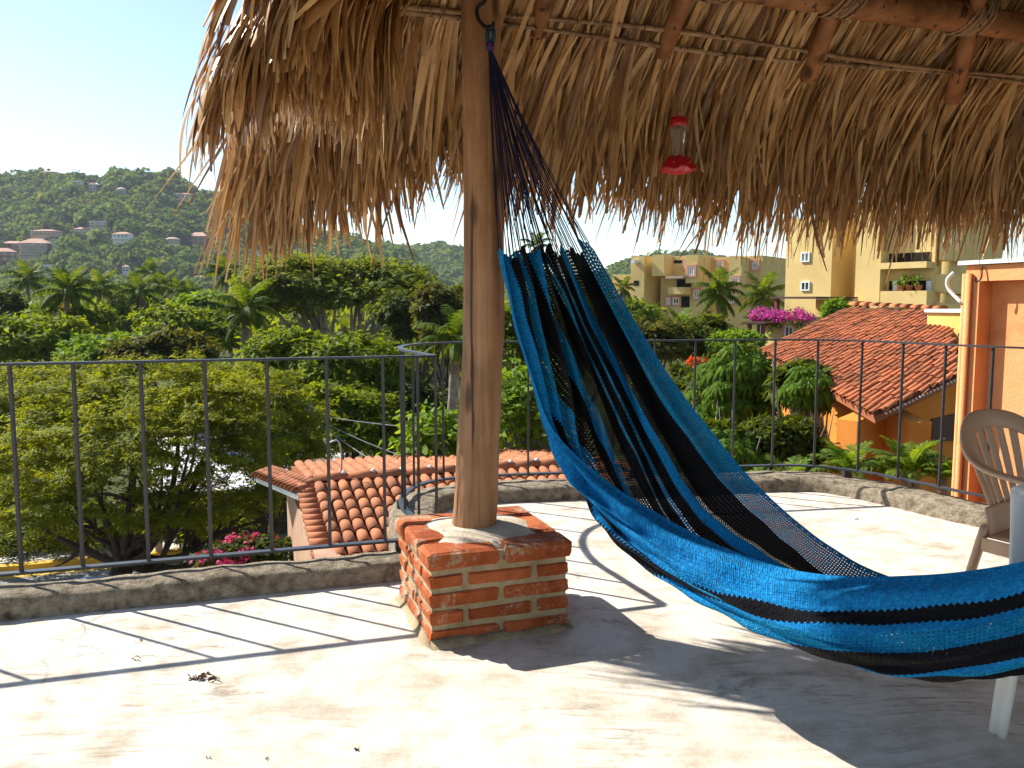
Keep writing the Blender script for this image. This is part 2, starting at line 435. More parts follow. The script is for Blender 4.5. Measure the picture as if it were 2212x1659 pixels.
foliage('leaf_dark', (0.035, 0.055, 0.008), (0.065, 0.095, 0.012), (0.11, 0.14, 0.022))
foliage('leaf_olive', (0.05, 0.065, 0.015), (0.08, 0.10, 0.022), (0.13, 0.10, 0.03))
foliage('leaf_bright', (0.09, 0.16, 0.012), (0.14, 0.24, 0.02), (0.20, 0.30, 0.035), 0.42)
foliage('leaf_palm', (0.045, 0.08, 0.008), (0.085, 0.135, 0.012), (0.15, 0.18, 0.025), 0.45, 0.6, 0.10)
foliage('leaf_areca', (0.07, 0.13, 0.015), (0.12, 0.20, 0.02), (0.2, 0.24, 0.03), 0.45, 0.6, 0.12)
foliage('leaf_umbrella', (0.06, 0.12, 0.010), (0.095, 0.18, 0.014), (0.15, 0.23, 0.02), 0.5, 0.6, 0.10)
foliage('leaf_hill', (0.065, 0.115, 0.026), (0.11, 0.175, 0.034), (0.17, 0.19, 0.05), 0.35, 0.8, 0.05)
foliage('leaf_dead', (0.16, 0.10, 0.05), (0.26, 0.18, 0.09), (0.36, 0.26, 0.14), 0.2)
foliage('flower_pink', (0.55, 0.02, 0.12), (0.62, 0.04, 0.16), (0.7, 0.10, 0.25), 0.4, tint=(1.2, 0.8, 0.9))
foliage('flower_magenta', (0.50, 0.04, 0.30), (0.60, 0.06, 0.38), (0.68, 0.14, 0.48), 0.4, tint=(1.2, 0.8, 1.1))
foliage('flower_red', (0.5, 0.05, 0.01), (0.6, 0.10, 0.02), (0.6, 0.2, 0.04), 0.3)
foliage('grass_blade', (0.06, 0.085, 0.015), (0.12, 0.14, 0.025), (0.22, 0.20, 0.06), 0.3)
stone('hill_roof', [(0.3, (0.42, 0.24, 0.16)), (0.7, (0.55, 0.35, 0.25))], 0.4, 0.9, 0.0, 20, 0, 0.1)
plain('shade_tinted_plastic', (0.62, 0.40, 0.25), 0.42, 0, 0.5, 0.04)  # warm bounce and shade put into the colour of pale plastic

# ------------------------------------------------------------------ the roof terrace: floor, kerb, railing
CORNER = np.array([-0.335, 3.58, 0.0])
_ul = nrm(np.array([0.953, 0.303, 0.0]))
LEFT_END = CORNER - _ul * 6.0
_bend = spline([(-0.335, 3.58), (-0.45, 3.86), (-0.555, 4.15), (-0.575, 4.45), (-0.49, 4.70), (-0.29, 4.855), (0.0, 4.925), (0.5, 5.01), (1.0, 5.10), (1.5, 5.19), (1.85, 5.20), (2.12, 5.03), (2.34, 4.68), (2.52, 4.36), (2.78, 4.10), (3.2, 3.85), (3.65, 3.66)], 10)
_bend = np.c_[_bend, np.zeros(len(_bend))]
def offset_path(P, d):
    T = nrm(np.gradient(P, axis=0)); N_ = np.c_[T[:, 1], -T[:, 0], T[:, 2] * 0]
    return P + N_ * d
straight = np.array([LEFT_END + (CORNER - LEFT_END) * t for t in np.linspace(0, 1, 40)])
k1 = offset_path(straight, 0.165); k2 = offset_path(_bend, 0.19)
b1 = offset_path(straight, -0.03); b2 = offset_path(_bend, -0.07)
# floor: one flat slab bounded by the kerb line, running back under and behind the camera
edge = [tuple(p) for p in np.vstack([straight, _bend])[:, :3]]
poly = edge + [(5.2, 3.2, 0), (8.5, 3.0, 0), (8.5, -7, 0), (-8, -7, 0), (-8, edge[0][1] - 0.7, 0)]
bm_V = [(p[0], p[1], 0.0) for p in poly]
MBf = MB(); n_ = len(poly)
MBf.add([np.array(p) for p in bm_V] + [np.array(p) + [0, 0, -5.0] for p in bm_V], [tuple(range(n_))[::-1]] + [(i, (i + 1) % n_, n_ + (i + 1) % n_, n_ + i) for i in range(n_)])
floor = MBf.obj('terrace_floor', 'terrace_concrete', None, False, 'structure')
_r = random.Random(3)
def kerb_strip(name, Pin, Pout, H=0.082):
    """rounded, slightly lumpy concrete kerb"""
    V = []; m = len(Pin)
    for i in range(m):
        a, b = Pin[i], Pout[i]; d = b - a
        j = lambda s: _r.uniform(-s, s)
        w = 0.004 * math.sin(i * 0.31) + 0.002 * math.sin(i * 1.3)
        for t, z in ((0.0, -0.02), (0.035, H * 0.5), (0.085, H * 0.86), (0.16, H), (0.6, H * 1.03), (0.92, H * 0.97), (1.0, H * 0.7), (1.0, -0.4)):
            V.append(a + d * (t + j(0.014)) + np.array([j(.004), j(.004), z + (w + j(0.003)) * (z > 0.04)]))
    F = [(i * 8 + k, i * 8 + k + 1, (i + 1) * 8 + k + 1, (i + 1) * 8 + k) for i in range(m - 1) for k in range(7)]
    F += [tuple(range(8)), tuple((m - 1) * 8 + k for k in range(8))[::-1]]
    return structure(name, V, F, 'kerb_concrete', True)
_n2 = 150
def resample(P, n):
    d = np.r_[0, np.cumsum(np.linalg.norm(np.diff(P, axis=0), axis=1))]; t = np.linspace(0, d[-1], n)
    return np.stack([np.interp(t, d, P[:, k]) for k in range(3)], 1)
kerb_strip('terrace_kerb', resample(k1, _n2), resample(b1, _n2))
kerb_strip('terrace_kerb', resample(k2, _n2), resample(b2, _n2))
# the concrete spreads out wide where the kerb meets the orange wall
rail = thing('iron_railing', 'thin black iron railing with flat handrail and plain bars round the terrace edge', 'railing', CORNER)
RT, RB = 0.924, 0.128
def flat_bar(name, P, w, h, z):
    V = []; m = len(P)
    A, B = offset_path(P, w / 2), offset_path(P, -w / 2)
    for a, b in zip(A, B):
        for q, zz in ((a, z + h / 2), (b, z + h / 2), (b, z - h / 2), (a, z - h / 2)): V.append(q + np.array([0, 0, zz]))
    F = [(i * 4 + k, (i + 1) * 4 + k, (i + 1) * 4 + (k + 1) % 4, i * 4 + (k + 1) % 4) for i in range(m - 1) for k in range(4)]
    F += [(0, 1, 2, 3), tuple((m - 1) * 4 + k for k in (3, 2, 1, 0))]
    return mk(name, V, F, 'iron', rail)
flat_bar('handrail', straight, 0.030, 0.010, RT); flat_bar('handrail', _bend, 0.030, 0.010, RT - 0.001)
flat_bar('bottom_bar', straight, 0.034, 0.010, RB); flat_bar('bottom_bar', _bend, 0.034, 0.010, RB - 0.001)
bal = MB().box((-0.006, -0.006, 0), (0.006, 0.006, RT - RB - 0.010))
bal_me = mesh_data('baluster', bal.V, bal.F, 'iron')
def pixel_t(x):            # where a bar seen in column x stands along the straight run
    k = (x - 1106) / F_PX
    return (k * CORNER[1] - CORNER[0]) / (k * _ul[1] - _ul[0])
bal_pos = [CORNER - _ul * pixel_t(x) for x in (18, 155, 301, 440, 575, 704, 826, 940)] + [CORNER - _ul * (1.9 + .245 * k) for k in range(1, 12)]
bal_pos += [p for p in along(_bend, 0.262)[1:-1]]
for p in bal_pos:
    link('baluster', bal_me, rail, Matrix.Translation(Vector(p - CORNER) + Vector((0, 0, RB + 0.005))))
foot_me = mesh_data('mount', *(lambda b: (b.V, b.F))(MB().box((-0.028, -0.014, 0.06), (0.028, 0.014, RB - 0.005))), 'iron')
for p in [CORNER - _ul * 1.845, CORNER - _ul * 4.0, CORNER - _ul * 0.15] + [_bend[k] for k in (25, 75, 108, 135)]:
    link('mount', foot_me, rail, Matrix.Translation(Vector(p - CORNER)) @ Matrix.Rotation(0.31, 4, 'Z'))

# ------------------------------------------------------------------ brick plinth and the post
PN = np.array([-0.273, 2.693, 0.0])           # near corner of the plinth on the floor
PU = nrm(np.array([0.470, 0.166, 0.0])); PV = np.array([-PU[1], PU[0], 0])
plinth = thing('brick_plinth', 'square red brick plinth with mortar top round the foot of the post', 'plinth', PN)
PW, CH = 0.50, 0.063
def P3(a, b, z): return PN + PU * a + PV * b + Z3 * z
core = MB().prism([P3(0.007, 0.007, -0.01), P3(PW - .007, .007, -0.01), P3(PW - .007, PW - .007, -0.01), P3(.007, PW - .007, -0.01)], (0, 0, 0.318))
core.obj('mortar_core', 'mortar', plinth)
_rb = random.Random(11)
def brick(a0, a1, b0, b1, z0, z1, jag=0.004, r=0.010):
    """worn brick: bevelled box with uneven corners"""
    V = []
    j = lambda s=jag: _rb.uniform(-s, s)
    for z, ins in ((z0, r * .7), (z0 + r, 0), (z1 - r, 0), (z1, r)):
        c = [(a0 + ins, b0 + ins + r * .5), (a0 + ins + r * .5, b0 + ins), (a1 - ins - r * .5, b0 + ins), (a1 - ins, b0 + ins + r * .5), (a1 - ins, b1 - ins - r * .5), (a1 - ins - r * .5, b1 - ins), (a0 + ins + r * .5, b1 - ins), (a0 + ins, b1 - ins - r * .5)]
        for a, b in c: V.append(P3(a + j(), b + j(), z + j()))
    F = [(i * 8 + k, i * 8 + (k + 1) % 8, (i + 1) * 8 + (k + 1) % 8, (i + 1) * 8 + k) for i in range(3) for k in range(8)]
    F += [tuple(range(8))[::-1], tuple(range(24, 32))]
    return mk('brick', V, F, 'brick', plinth)
BT = 0.125                                     # brick width
for c in range(5):
    z0 = 0.012 + c * CH; z1 = z0 + CH - (0.019 if c < 4 else 0.0)
    top = c == 4
    pr = 0.012 if top else 0.0                 # the top course stands a little proud
    m = 0.008
    if c % 2 == 0:
        fr = [(-pr, 0.240), (0.261, PW + pr)]
    else:
        fr = [(0, 0.115), (0.135, 0.362), (0.383, PW)]
    for a0, a1 in fr:
        brick(a0, a1, -pr + _rb.uniform(-.003, .003), BT, z0, z1, 0.004 if not top else 0.005, 0.007 if not top else 0.013)
        brick(a0, a1, PW - BT, PW + pr + _rb.uniform(-.003, .003), z0, z1, 0.004, 0.007 if not top else 0.012)
    for b0, b1 in ([(BT + .012, 0.245), (0.258, PW - BT - .012)] if c % 2 else [(BT + .012, 0.36)]):
        brick(-pr + _rb.uniform(-.003, .003), BT, b0, b1, z0, z1, 0.004, 0.008 if not top else 0.012)
        brick(PW - BT, PW + pr, b0, b1, z0, z1, 0.004, 0.008 if not top else 0.012)
# trowelled mortar over the middle of the top, thin towards the brick edges
V, F = [], []
nr, na = 7, 28
for i in range(nr):
    for k in range(na):
        th = 2 * math.pi * k / na
        rr = (0.02 + 0.185 * i / (nr - 1)) * (1 + 0.05 * math.sin(3 * th + 1) + 0.035 * math.sin(7 * th))
        q = max(abs(math.cos(th)), abs(math.sin(th)))
        rr = min(rr / q ** 0.7, 0.245 / q)
        V.append(P3(0.25 + rr * math.cos(th), 0.25 + rr * math.sin(th), 0.345 - 0.0225 * (i / (nr - 1)) ** 1.5 + _rb.uniform(-.0015, .0015) - (0.012 if i == nr - 1 else 0)))
F = [(i * na + k, i * na + (k + 1) % na, (i + 1) * na + (k + 1) % na, (i + 1) * na + k) for i in range(nr - 1) for k in range(na)] + [tuple(range(na))[::-1]]
F = [f[::-1] for f in F]
mk('mortar_cap', V, F, 'cap_mortar', plinth, True)
# skirt of mortar where the plinth meets the floor
sk = MB()
for i in range(36):
    t = i / 36 * 4; s_, f_ = int(t), t - int(t)
    pts = [(f_, 0), (1, f_), (1 - f_, 1), (0, 1 - f_)][s_]
    nx_ = [(0, -1), (1, 0), (0, 1), (-1, 0)][s_]
    a, b = pts[0] * PW, pts[1] * PW
    w = 0.018 + _rb.uniform(0, .012)
    sk.add([P3(a, b, 0.03 + _rb.uniform(-.008, .008)), P3(a + nx_[0] * w, b + nx_[1] * w, -0.004), P3(a - nx_[0] * .02, b - nx_[1] * .02, -0.004)], [])
n3 = 36
sk.F = [(3 * i, 3 * i + 1, 3 * ((i + 1) % n3) + 1, 3 * ((i + 1) % n3)) for i in range(n3)] + [(3 * i, 3 * ((i + 1) % n3), 3 * ((i + 1) % n3) + 2, 3 * i + 2) for i in range(n3)]
sk.obj('mortar_skirt', 'mortar', plinth, True)

post = thing('wooden_post', 'weathered round wooden post rising from the brick plinth to the thatch', 'post', POST + [0, 0, 0.33])
V, F = [], []
prof = [(0.33, 0.082, -.02, 0), (0.42, 0.080, -.012, 0), (0.60, 0.078, -0.005, 0), (0.80, 0.076, 0.004, .002), (0.95, 0.073, 0.012, .003), (1.05, 0.0755, 0.016, 0), (1.25, 0.073, 0.017, 0), (1.5, 0.0712, 0.016, 0), (1.8, 0.069, 0.014, 0), (2.05, 0.068, 0.010, 0), (2.2, 0.067, .008, 0), (2.42, 0.066, 0.006, 0)]
prof = spline(prof, 5); np_ = 40
_rp = random.Random(5)
ph = [(_rp.uniform(0, 6.28), k, _rp.uniform(.006, .022)) for k in (2, 3, 5, 7, 11)]
for i, (z, r, dx, dy) in enumerate(prof):
    for k in range(np_):
        th = 2 * math.pi * k / np_
        q = r * (1 + sum(a * math.sin(n * th + p + z * 1.3) for p, n, a in ph)) - (0.006 if k in (5, 17, 28) else 0)
        V.append(POST + np.array([dx + q * math.cos(th), dy + q * math.sin(th), z]))
F = [(i * np_ + k, i * np_ + (k + 1) % np_, (i + 1) * np_ + (k + 1) % np_, (i + 1) * np_ + k) for i in range(len(prof) - 1) for k in range(np_)] + [tuple(range(np_))[::-1], tuple((len(prof) - 1) * np_ + k for k in range(np_))]
mk('trunk', V, F, 'post_wood', post, True)
HOOK = at(1060, 62, 2.93)
hk = [at(1052, -30, 2.945), at(1047, 2, 2.93), at(1036, 12, 2.925), at(1030, 22, 2.925), at(1033, 40, 2.92), at(1043, 54, 2.915), at(1054, 60, 2.905), at(1064, 58, 2.90), at(1066, 46, 2.90)]
MB().tube(spline(hk, 5), [0.0065] * 36 + [.006] * 4 + [.003], 8).obj('hook', 'hook_iron', post, True)

# ------------------------------------------------------------------ the thatched roof
def RP(u, v, z): return POST + UX * u + VX * v + Z3 * z
roof = thing('thatched_roof', 'palm thatch roof on wooden poles shading the terrace', 'thatched roof', RP(0, 0, 2.35))
Z0, SL = 2.50, 1.06                            # height of the thatch plane over the post line, slope
beam_pts = [RP(u, 0.01 * math.sin(u * 2.1), 2.37 + 0.012 * math.sin(u * 1.3)) for u in np.linspace(-0.5, 6.6, 24)]
MB().tube(beam_pts, [0.062 + 0.006 * math.sin(i * 1.1) for i in range(24)], 14).obj('beam', 'pole_wood', roof, True)
beam2 = [RP(0.012 * math.sin(v * 2), v, 2.36 + 0.012 * math.sin(v * 1.3)) for v in np.linspace(0.5, -5.4, 20)]
MB().tube(beam2, [0.058 + 0.005 * math.sin(i * 1.3) for i in range(20)], 14).obj('beam', 'pole_wood', roof, True)
def rafter(u0, v0, u1, v1, z1, up=3.4, r=0.040):
    d = nrm(np.array([u1 - u0, v1 - v0])); sl = 1.04
    a = RP(u1, v1, z1); L = up
    b = RP(u1 - d[0] * L, v1 - d[1] * L, z1 + sl * L)
    P = np.array([a + (b - a) * t for t in np.linspace(0, 1, 12)])
    P += np.array([[0.008 * math.sin(i * 1.7 + u0 * 5), 0.008 * math.cos(i * 1.3 + u0 * 3), 0] for i in range(12)])
    MB().tube(P, [r * 0.9] + [r * (1 + 0.05 * math.sin(i * 2 + u0)) for i in range(1, 12)], 12).obj('rafter', 'pole_wood', roof, True)
def uv_of(P): d = np.asarray(P) - POST; return float(d @ UX), float(d @ VX)
for (tx, ty, bx, by, bb) in ((1193, -10, 1157, 84, 0.27), (1500, -4, 1432, 130, 0.27), (1806, 40, 1741, 180, 0.27), (2092, 90, 2061, 225, 0.20)):
    # end of the rafter: on the vertical plane bb beyond the post line
    e = onplane(bx, by, RP(0, bb, 0), VX); t_ = onplane(tx, ty, RP(0, 0.03, 0), VX)
    (ue, ve), (ut, vt) = uv_of(e), uv_of(t_)
    rafter(ut, vt, ue, ve, e[2] + 0.015)
for u in (3.35, 4.2, 5.1, 6.0): rafter(u + .04, 0, u, 0.22, 2.17)
for v in (-0.75, -1.6, -2.5, -3.4, -4.3): rafter(0, v, -0.5, v, 1.93)
for dv, dz in ((0.205, 2.235), (0.235, 2.205)):
    rp = [RP(u, dv + 0.012 * math.sin(u * 3.1 + dv * 40), dz + 0.012 * math.sin(u * 2.3 + dv * 90)) for u in np.linspace(-0.42, 6.4, 60)]
    MB().tube(rp, [0.0095 + 0.0015 * math.sin(i * .7) for i in range(60)], 8).obj('purlin_rod', 'rod_wood', roof, True)
for dz in (0.0, 0.03):
    rp = [RP(-0.42 - dz, v, 2.12 - dz + 0.01 * math.sin(v * 3)) for v in np.linspace(0.2, -5.2, 40)]
    MB().tube(rp, 0.0095, 6).obj('purlin_rod', 'rod_wood', roof, True)
# vine lashings where rafters cross the beam
def lashing(c, tilt):
    m_ = MB()
    for k in range(7):
        ang = tilt + 0.10 * (k - 3) * (1 if k % 2 else -0.6)
        ring = []
        for th in np.linspace(0, 2 * math.pi, 22):
            ring.append(c + UX * (0.016 * (k - 3) + 0.075 * math.sin(th) * math.sin(ang)) + VX * 0.088 * math.cos(th) + Z3 * (0.088 * math.sin(th) + 0.012))
        m_.tube(ring, 0.0058, 5)
    m_.obj('lashing', 'rod_wood', roof, True)
lashing(RP(uv_of(onplane(1830, 55, RP(0, 0, 0), VX))[0], 0.0, 2.385), 0.9)
lashing(RP(uv_of(onplane(1520, 10, RP(0, 0, 0), VX))[0], 0.0, 2.385), -0.8)
lashing(RP(uv_of(onplane(2100, 85, RP(0, 0, 0), VX))[0], 0.0, 2.385), 0.7)
# closed back of the thatch: four roof planes as one thick slab
U0, U1, V1, V0 = -0.40, 6.9, 0.36, -5.6
hu, zr = (V1 - V0) / 2, 2.50 - SL * 0.36 + SL * (V1 - V0) / 2
ze = 2.50 - SL * 0.36 + 0.05
def slab():
    out = []
    c4 = [(U0, V1), (U1, V1), (U1, V0), (U0, V0)]
    r2 = [(U0 + hu, (V0 + V1) / 2), (U1 - hu, (V0 + V1) / 2)]
    for dz in (0.0, 0.16):
        out += [RP(u, v, ze + dz) for u, v in c4] + [RP(u, v, zr + dz) for u, v in r2]
    F = []
    q = [(0, 1, 5, 4), (1, 2, 5), (2, 3, 4, 5), (3, 0, 4)]
    F += [f[::-1] for f in q] + [tuple(i + 6 for i in f) for f in q]
    F += [(i, (i + 1) % 4, 6 + (i + 1) % 4, 6 + i) for i in range(4)]
    return out, F
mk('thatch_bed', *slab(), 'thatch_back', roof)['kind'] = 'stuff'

# leaves: long blades that run down the slope and droop over the eave
def blade(rg, L, w, a0, a1, bend, side, nseg=7, cut=1.0, curl=1.0):
    """one blade in (across, out, up) space, folded along its rib; returns 3 points per station"""
    t = np.linspace(0, 1, nseg + 1); V = []
    x = o = z = 0.0; p1, p2, wv = rg.uniform(0, 6.28), rg.uniform(3, 8), rg.normal(0, .06); tw = rg.normal(0, .35); rag = rg.random() < .35
    for i, q in enumerate(t):
        ang = a0 + (a1 - a0) * max(0, (q - bend) / (1 - bend)) ** 1.0 if q > bend else a0
        if i:
            d = L / nseg; o += d * math.cos(ang) ; z -= d * math.sin(ang); x += d * (side * (1 + 0.5 * q) + wv * math.sin(p1 + p2 * q))
        ww = w * (min(1, 0.25 + q * 3.0)) * (1 if q < 0.55 else max(0.06, 1 - ((q - 0.55) / 0.45) ** 1.4 * cut))
        n_o, n_z = math.sin(ang), math.cos(ang)
        if rag and q > .55: ww = max(ww, w * .34)
        f = ww * 0.30; tt = tw * q * ww
        V += [(x - ww / 2, o - n_o * (f * .5 + tt), z - n_z * (f * .5 + tt)), (x, o + n_o * f * .5, z + n_z * f * .5), (x + ww / 2, o - n_o * (f * .5 - tt), z - n_z * (f * .5 - tt))]
    return np.array(V)
def blade_faces(nseg=7):
    return np.array([(3 * i + k, 3 * i + k + 1, 3 * i + k + 4, 3 * i + k + 3) for i in range(nseg) for k in (0, 1)])
BF = blade_faces()
rgt = np.random.default_rng(21)
def place_blades(B, O, A, OUT):
    """B (n,24,3) blades, O origins, A across axes, OUT outward axes"""
    V = O[:, None, :] + B[:, :, :1] * A[:, None, :] + B[:, :, 1:2] * OUT[:, None, :] + B[:, :, 2:] * Z3
    n = len(B); k = B.shape[1]
    return V.reshape(-1, 3), (BF[None] + (np.arange(n) * k)[:, None, None]).reshape(-1, 4)
SETS = []
ZT_U = [(-.78, 1.17), (-.55, 1.28), (-.35, 1.43), (-.1, 1.60), (.05, 1.64), (.3, 1.42), (.7, 1.52), (1.3, 1.36), (1.7, 1.27), (2.3, 1.33), (5, 1.33)]
def fit_len(l, zs, zt, stray=.05):
    return l if rgt.random() < stray else min(l, max(.18, (zs - zt) / .93))
def far_row(q, n, L, w, a1, u0=-0.35, u1=4.6, a0=0.80, lift=0.0, bend=0.35, skew=0.10, Lv=0.15):
    """anchors on the far slope, q metres beyond the post line (negative: up the slope)"""
    for u in rgt.uniform(u0 + max(0.0, -q) * 0.95, u1, int(n * 1.2)):
        l = L * (1 + rgt.normal() * Lv)
        s_ = rgt.normal(-0.07, skew)
        if q > -.3: l = fit_len(l, Z0 - SL * q - 0.035 + lift, np.interp(u, [a for a, b in ZT_U], [b for a, b in ZT_U]) + abs(rgt.normal(0, .09)) - .03, .05 if u > -.3 else 0.0)
        B = blade(rgt, l, w * .85 * rgt.uniform(.5, 1.35), a0 + rgt.normal() * .05, a1 + rgt.normal() * .10, bend + rgt.uniform(-.1, .1), s_, cut=rgt.uniform(.8, 1.0), curl=.35)
        z = Z0 - SL * q - 0.035 + lift + rgt.uniform(-.03, .05)
        SETS.append((B, RP(u, q + rgt.uniform(-.04, .04), z), UX, VX, 'far'))
def left_row(q, n, L, w, a1, v0=0.25, v1=-2.6, a0=0.80, lift=0.0, bend=0.35, skew=0.10, Lv=0.15, short=0.0):
    for v in rgt.uniform(v1, v0 - max(0.0, -q - 0.25) * 0.95, int(n * 1.3)):
        notch = v > -0.10 + rgt.normal() * .03          # gap added at the corner so sun can reach the hammock lip
        if notch and q > -0.02 and rgt.random() < .95: continue
        k = min(1.0, max(0.0, (0.35 - v) / 1.4))
        l = L * (1 + rgt.normal() * Lv) * (1 - short * k) * (.55 if notch else 1)
        s_ = rgt.normal(0.0, skew * .6)
        ex = 0.43 * min(1.4, max(0.0, (0.2 - v) / 0.9)) if q > -0.1 else 0.0
        if q > -.3: l = fit_len(l, Z0 - SL * (q + ex) - 0.035 + lift, (1.68 if v < -.15 else 1.8) + abs(rgt.normal(0, .10)) - .04, .0)
        B = blade(rgt, l, w * .78 * rgt.uniform(.5, 1.35), a0 + rgt.normal() * .06, a1 + rgt.normal() * .12, bend + rgt.uniform(-.1, .1), s_, cut=rgt.uniform(.8, 1.0), curl=.4)
        z = Z0 - SL * (q + ex) - 0.035 + lift + rgt.uniform(-.03, .05)
        SETS.append((B, RP(-(q + ex + 0.02) + rgt.uniform(-.04, .04), v, z), VX, -UX, 'left'))
for q, n in ((-1.9, 260), (-1.6, 300), (-1.35, 320), (-1.1, 340), (-0.85, 360), (-0.62, 380), (-0.40, 420), (-0.2, 440), (-0.02, 460)):
    far_row(q, int(n*1.5), 0.95, 0.031, 0.82, u1=5.4, bend=0.5, skew=.09, lift=0.10)
far_row(0.06, 868, 0.98, 0.033, 1.50, bend=0.36, lift=0.09, u0=-.62)
far_row(0.16, 896, 0.92, 0.030, 1.55, bend=0.24, lift=0.07, u0=-.68)
far_row(0.27, 756, 0.76, 0.023, 1.57, bend=0.12, skew=.12, Lv=.2, lift=.03, u0=-.72)
far_row(0.32, 700, 0.66, 0.016, 1.57, bend=0.06, skew=.16, Lv=.25, lift=.03, u0=-.74)
far_row(0.34, 154, 0.84, 0.023, 1.57, bend=0.06, skew=.08, Lv=.12, lift=.0, u0=-.76, u1=-.40)
far_row(0.12, 588, 0.72, 0.027, 1.45, lift=0.20, bend=0.35, skew=.14)
far_row(-0.2, 420, 0.80, 0.027, 1.00, lift=0.24, bend=0.5, skew=.14)
for q, n in ((-1.6, 200), (-1.3, 220), (-1.0, 240), (-0.72, 260), (-0.46, 280), (-0.22, 320), (-0.04, 340)):
    left_row(q, int(n*1.4), 0.95, 0.029, 0.86, bend=0.5, skew=.09, lift=.05)
left_row(0.08, 780, 0.95, 0.029, 1.50, bend=0.08, short=.22, lift=.05, a0=1.05)
left_row(0.18, 780, 0.86, 0.026, 1.56, bend=0.08, short=.28, lift=.05, a0=1.05)
left_row(0.28, 690, 0.74, 0.020, 1.58, bend=0.08, skew=.14, Lv=.25, short=.3, lift=.03, a0=1.05)
left_row(0.04, 690, 0.80, 0.026, 1.45, lift=0.20, bend=0.08, skew=.15, short=.15, a0=1.05)
left_row(0.20, 630, 0.55, 0.022, 1.35, lift=0.22, bend=0.08, skew=.18, Lv=.3, a0=1.05)
left_row(0.26, 630, 0.46, 0.017, 1.45, lift=0.12, bend=0.08, skew=.22, Lv=.35, a0=1.05)
# corner fan between the two slopes
for k in range(260):
    th = rgt.uniform(0, R(32))
    out = VX * math.cos(th) - UX * math.sin(th); acr = UX * math.cos(th) + VX * math.sin(th)
    q = rgt.choice([0.06, 0.16, 0.26])
    L = (0.92 - 0.8 * (q - 0.06)) * (1 + rgt.normal() * .12)
    B = blade(rgt, L, 0.034 * rgt.uniform(.5, 1.3), 0.80, 1.56 + rgt.normal() * .08, 0.22, rgt.normal(0, .10), cut=rgt.uniform(.8, 1))
    SETS.append((B, RP(-0.20, 0.02, Z0 - SL * q - .03 + rgt.uniform(-.03, .12)) + out * (q * (1.25 - .45 * math.sin(th)) + 0.03), acr, out, 'corner'))
def near_view(s):
    """blades that would hang right in front of the eye are left out: that bit of the eave is bare"""
    V = s[1] + s[0][:, :1] * s[2] + s[0][:, 1:2] * s[3] + s[0][:, 2:] * Z3
    y = np.maximum(V[:, 1], .05)
    if s[4] == 'left' and ((V - POST) @ UX).min() < -1.07 - .05 * math.sin(9 * s[1][1]): return True
    return bool(((V[:, 1] > -.6) & (V[:, 1] < 1.75) & (np.abs(V[:, 0] / y) < .72) & ((V[:, 2] - EYE) / y < .40)).any() or (V[:, 1] < .9).any() and s[4] == 'left')
SETS = [s for s in SETS if not near_view(s)]
Bs = np.array([s[0] for s in SETS]); Os = np.array([s[1] for s in SETS]); As = np.array([s[2] for s in SETS]); Us = np.array([s[3] for s in SETS])
# the 300 blades that show largest from the terrace become parts of their own
tips = Os + Bs[:, -2, :1] * As + Bs[:, -2, 1:2] * Us + Bs[:, -2, 2:] * Z3
mid = Os + Bs[:, 12, :1] * As + Bs[:, 12, 1:2] * Us + Bs[:, 12, 2:] * Z3
area = (Bs[:, 11, 0] - Bs[:, 9, 0]) / np.linalg.norm(mid - [0, 0, EYE], axis=1) ** 2
inframe = (mid[:, 1] > 1.6) & (np.abs(mid[:, 0] / np.maximum(mid[:, 1], .1)) < 0.6) & ((mid[:, 2] - EYE) / np.maximum(mid[:, 1], .1) < 0.34)
lowest = np.array([s[1][2] for s in SETS])
order = np.argsort(-(area * inframe))[:300]
single = np.zeros(len(SETS), bool); single[order] = True
for i in order:
    V, F = place_blades(Bs[i:i + 1], Os[i:i + 1], As[i:i + 1], Us[i:i + 1])
    mk('thatch_leaf', V, F, 'thatch_leaf', roof)
V, F = place_blades(Bs[~single], Os[~single], As[~single], Us[~single])
mk('thatch', V, F, 'thatch_leaf', roof, kind='stuff')

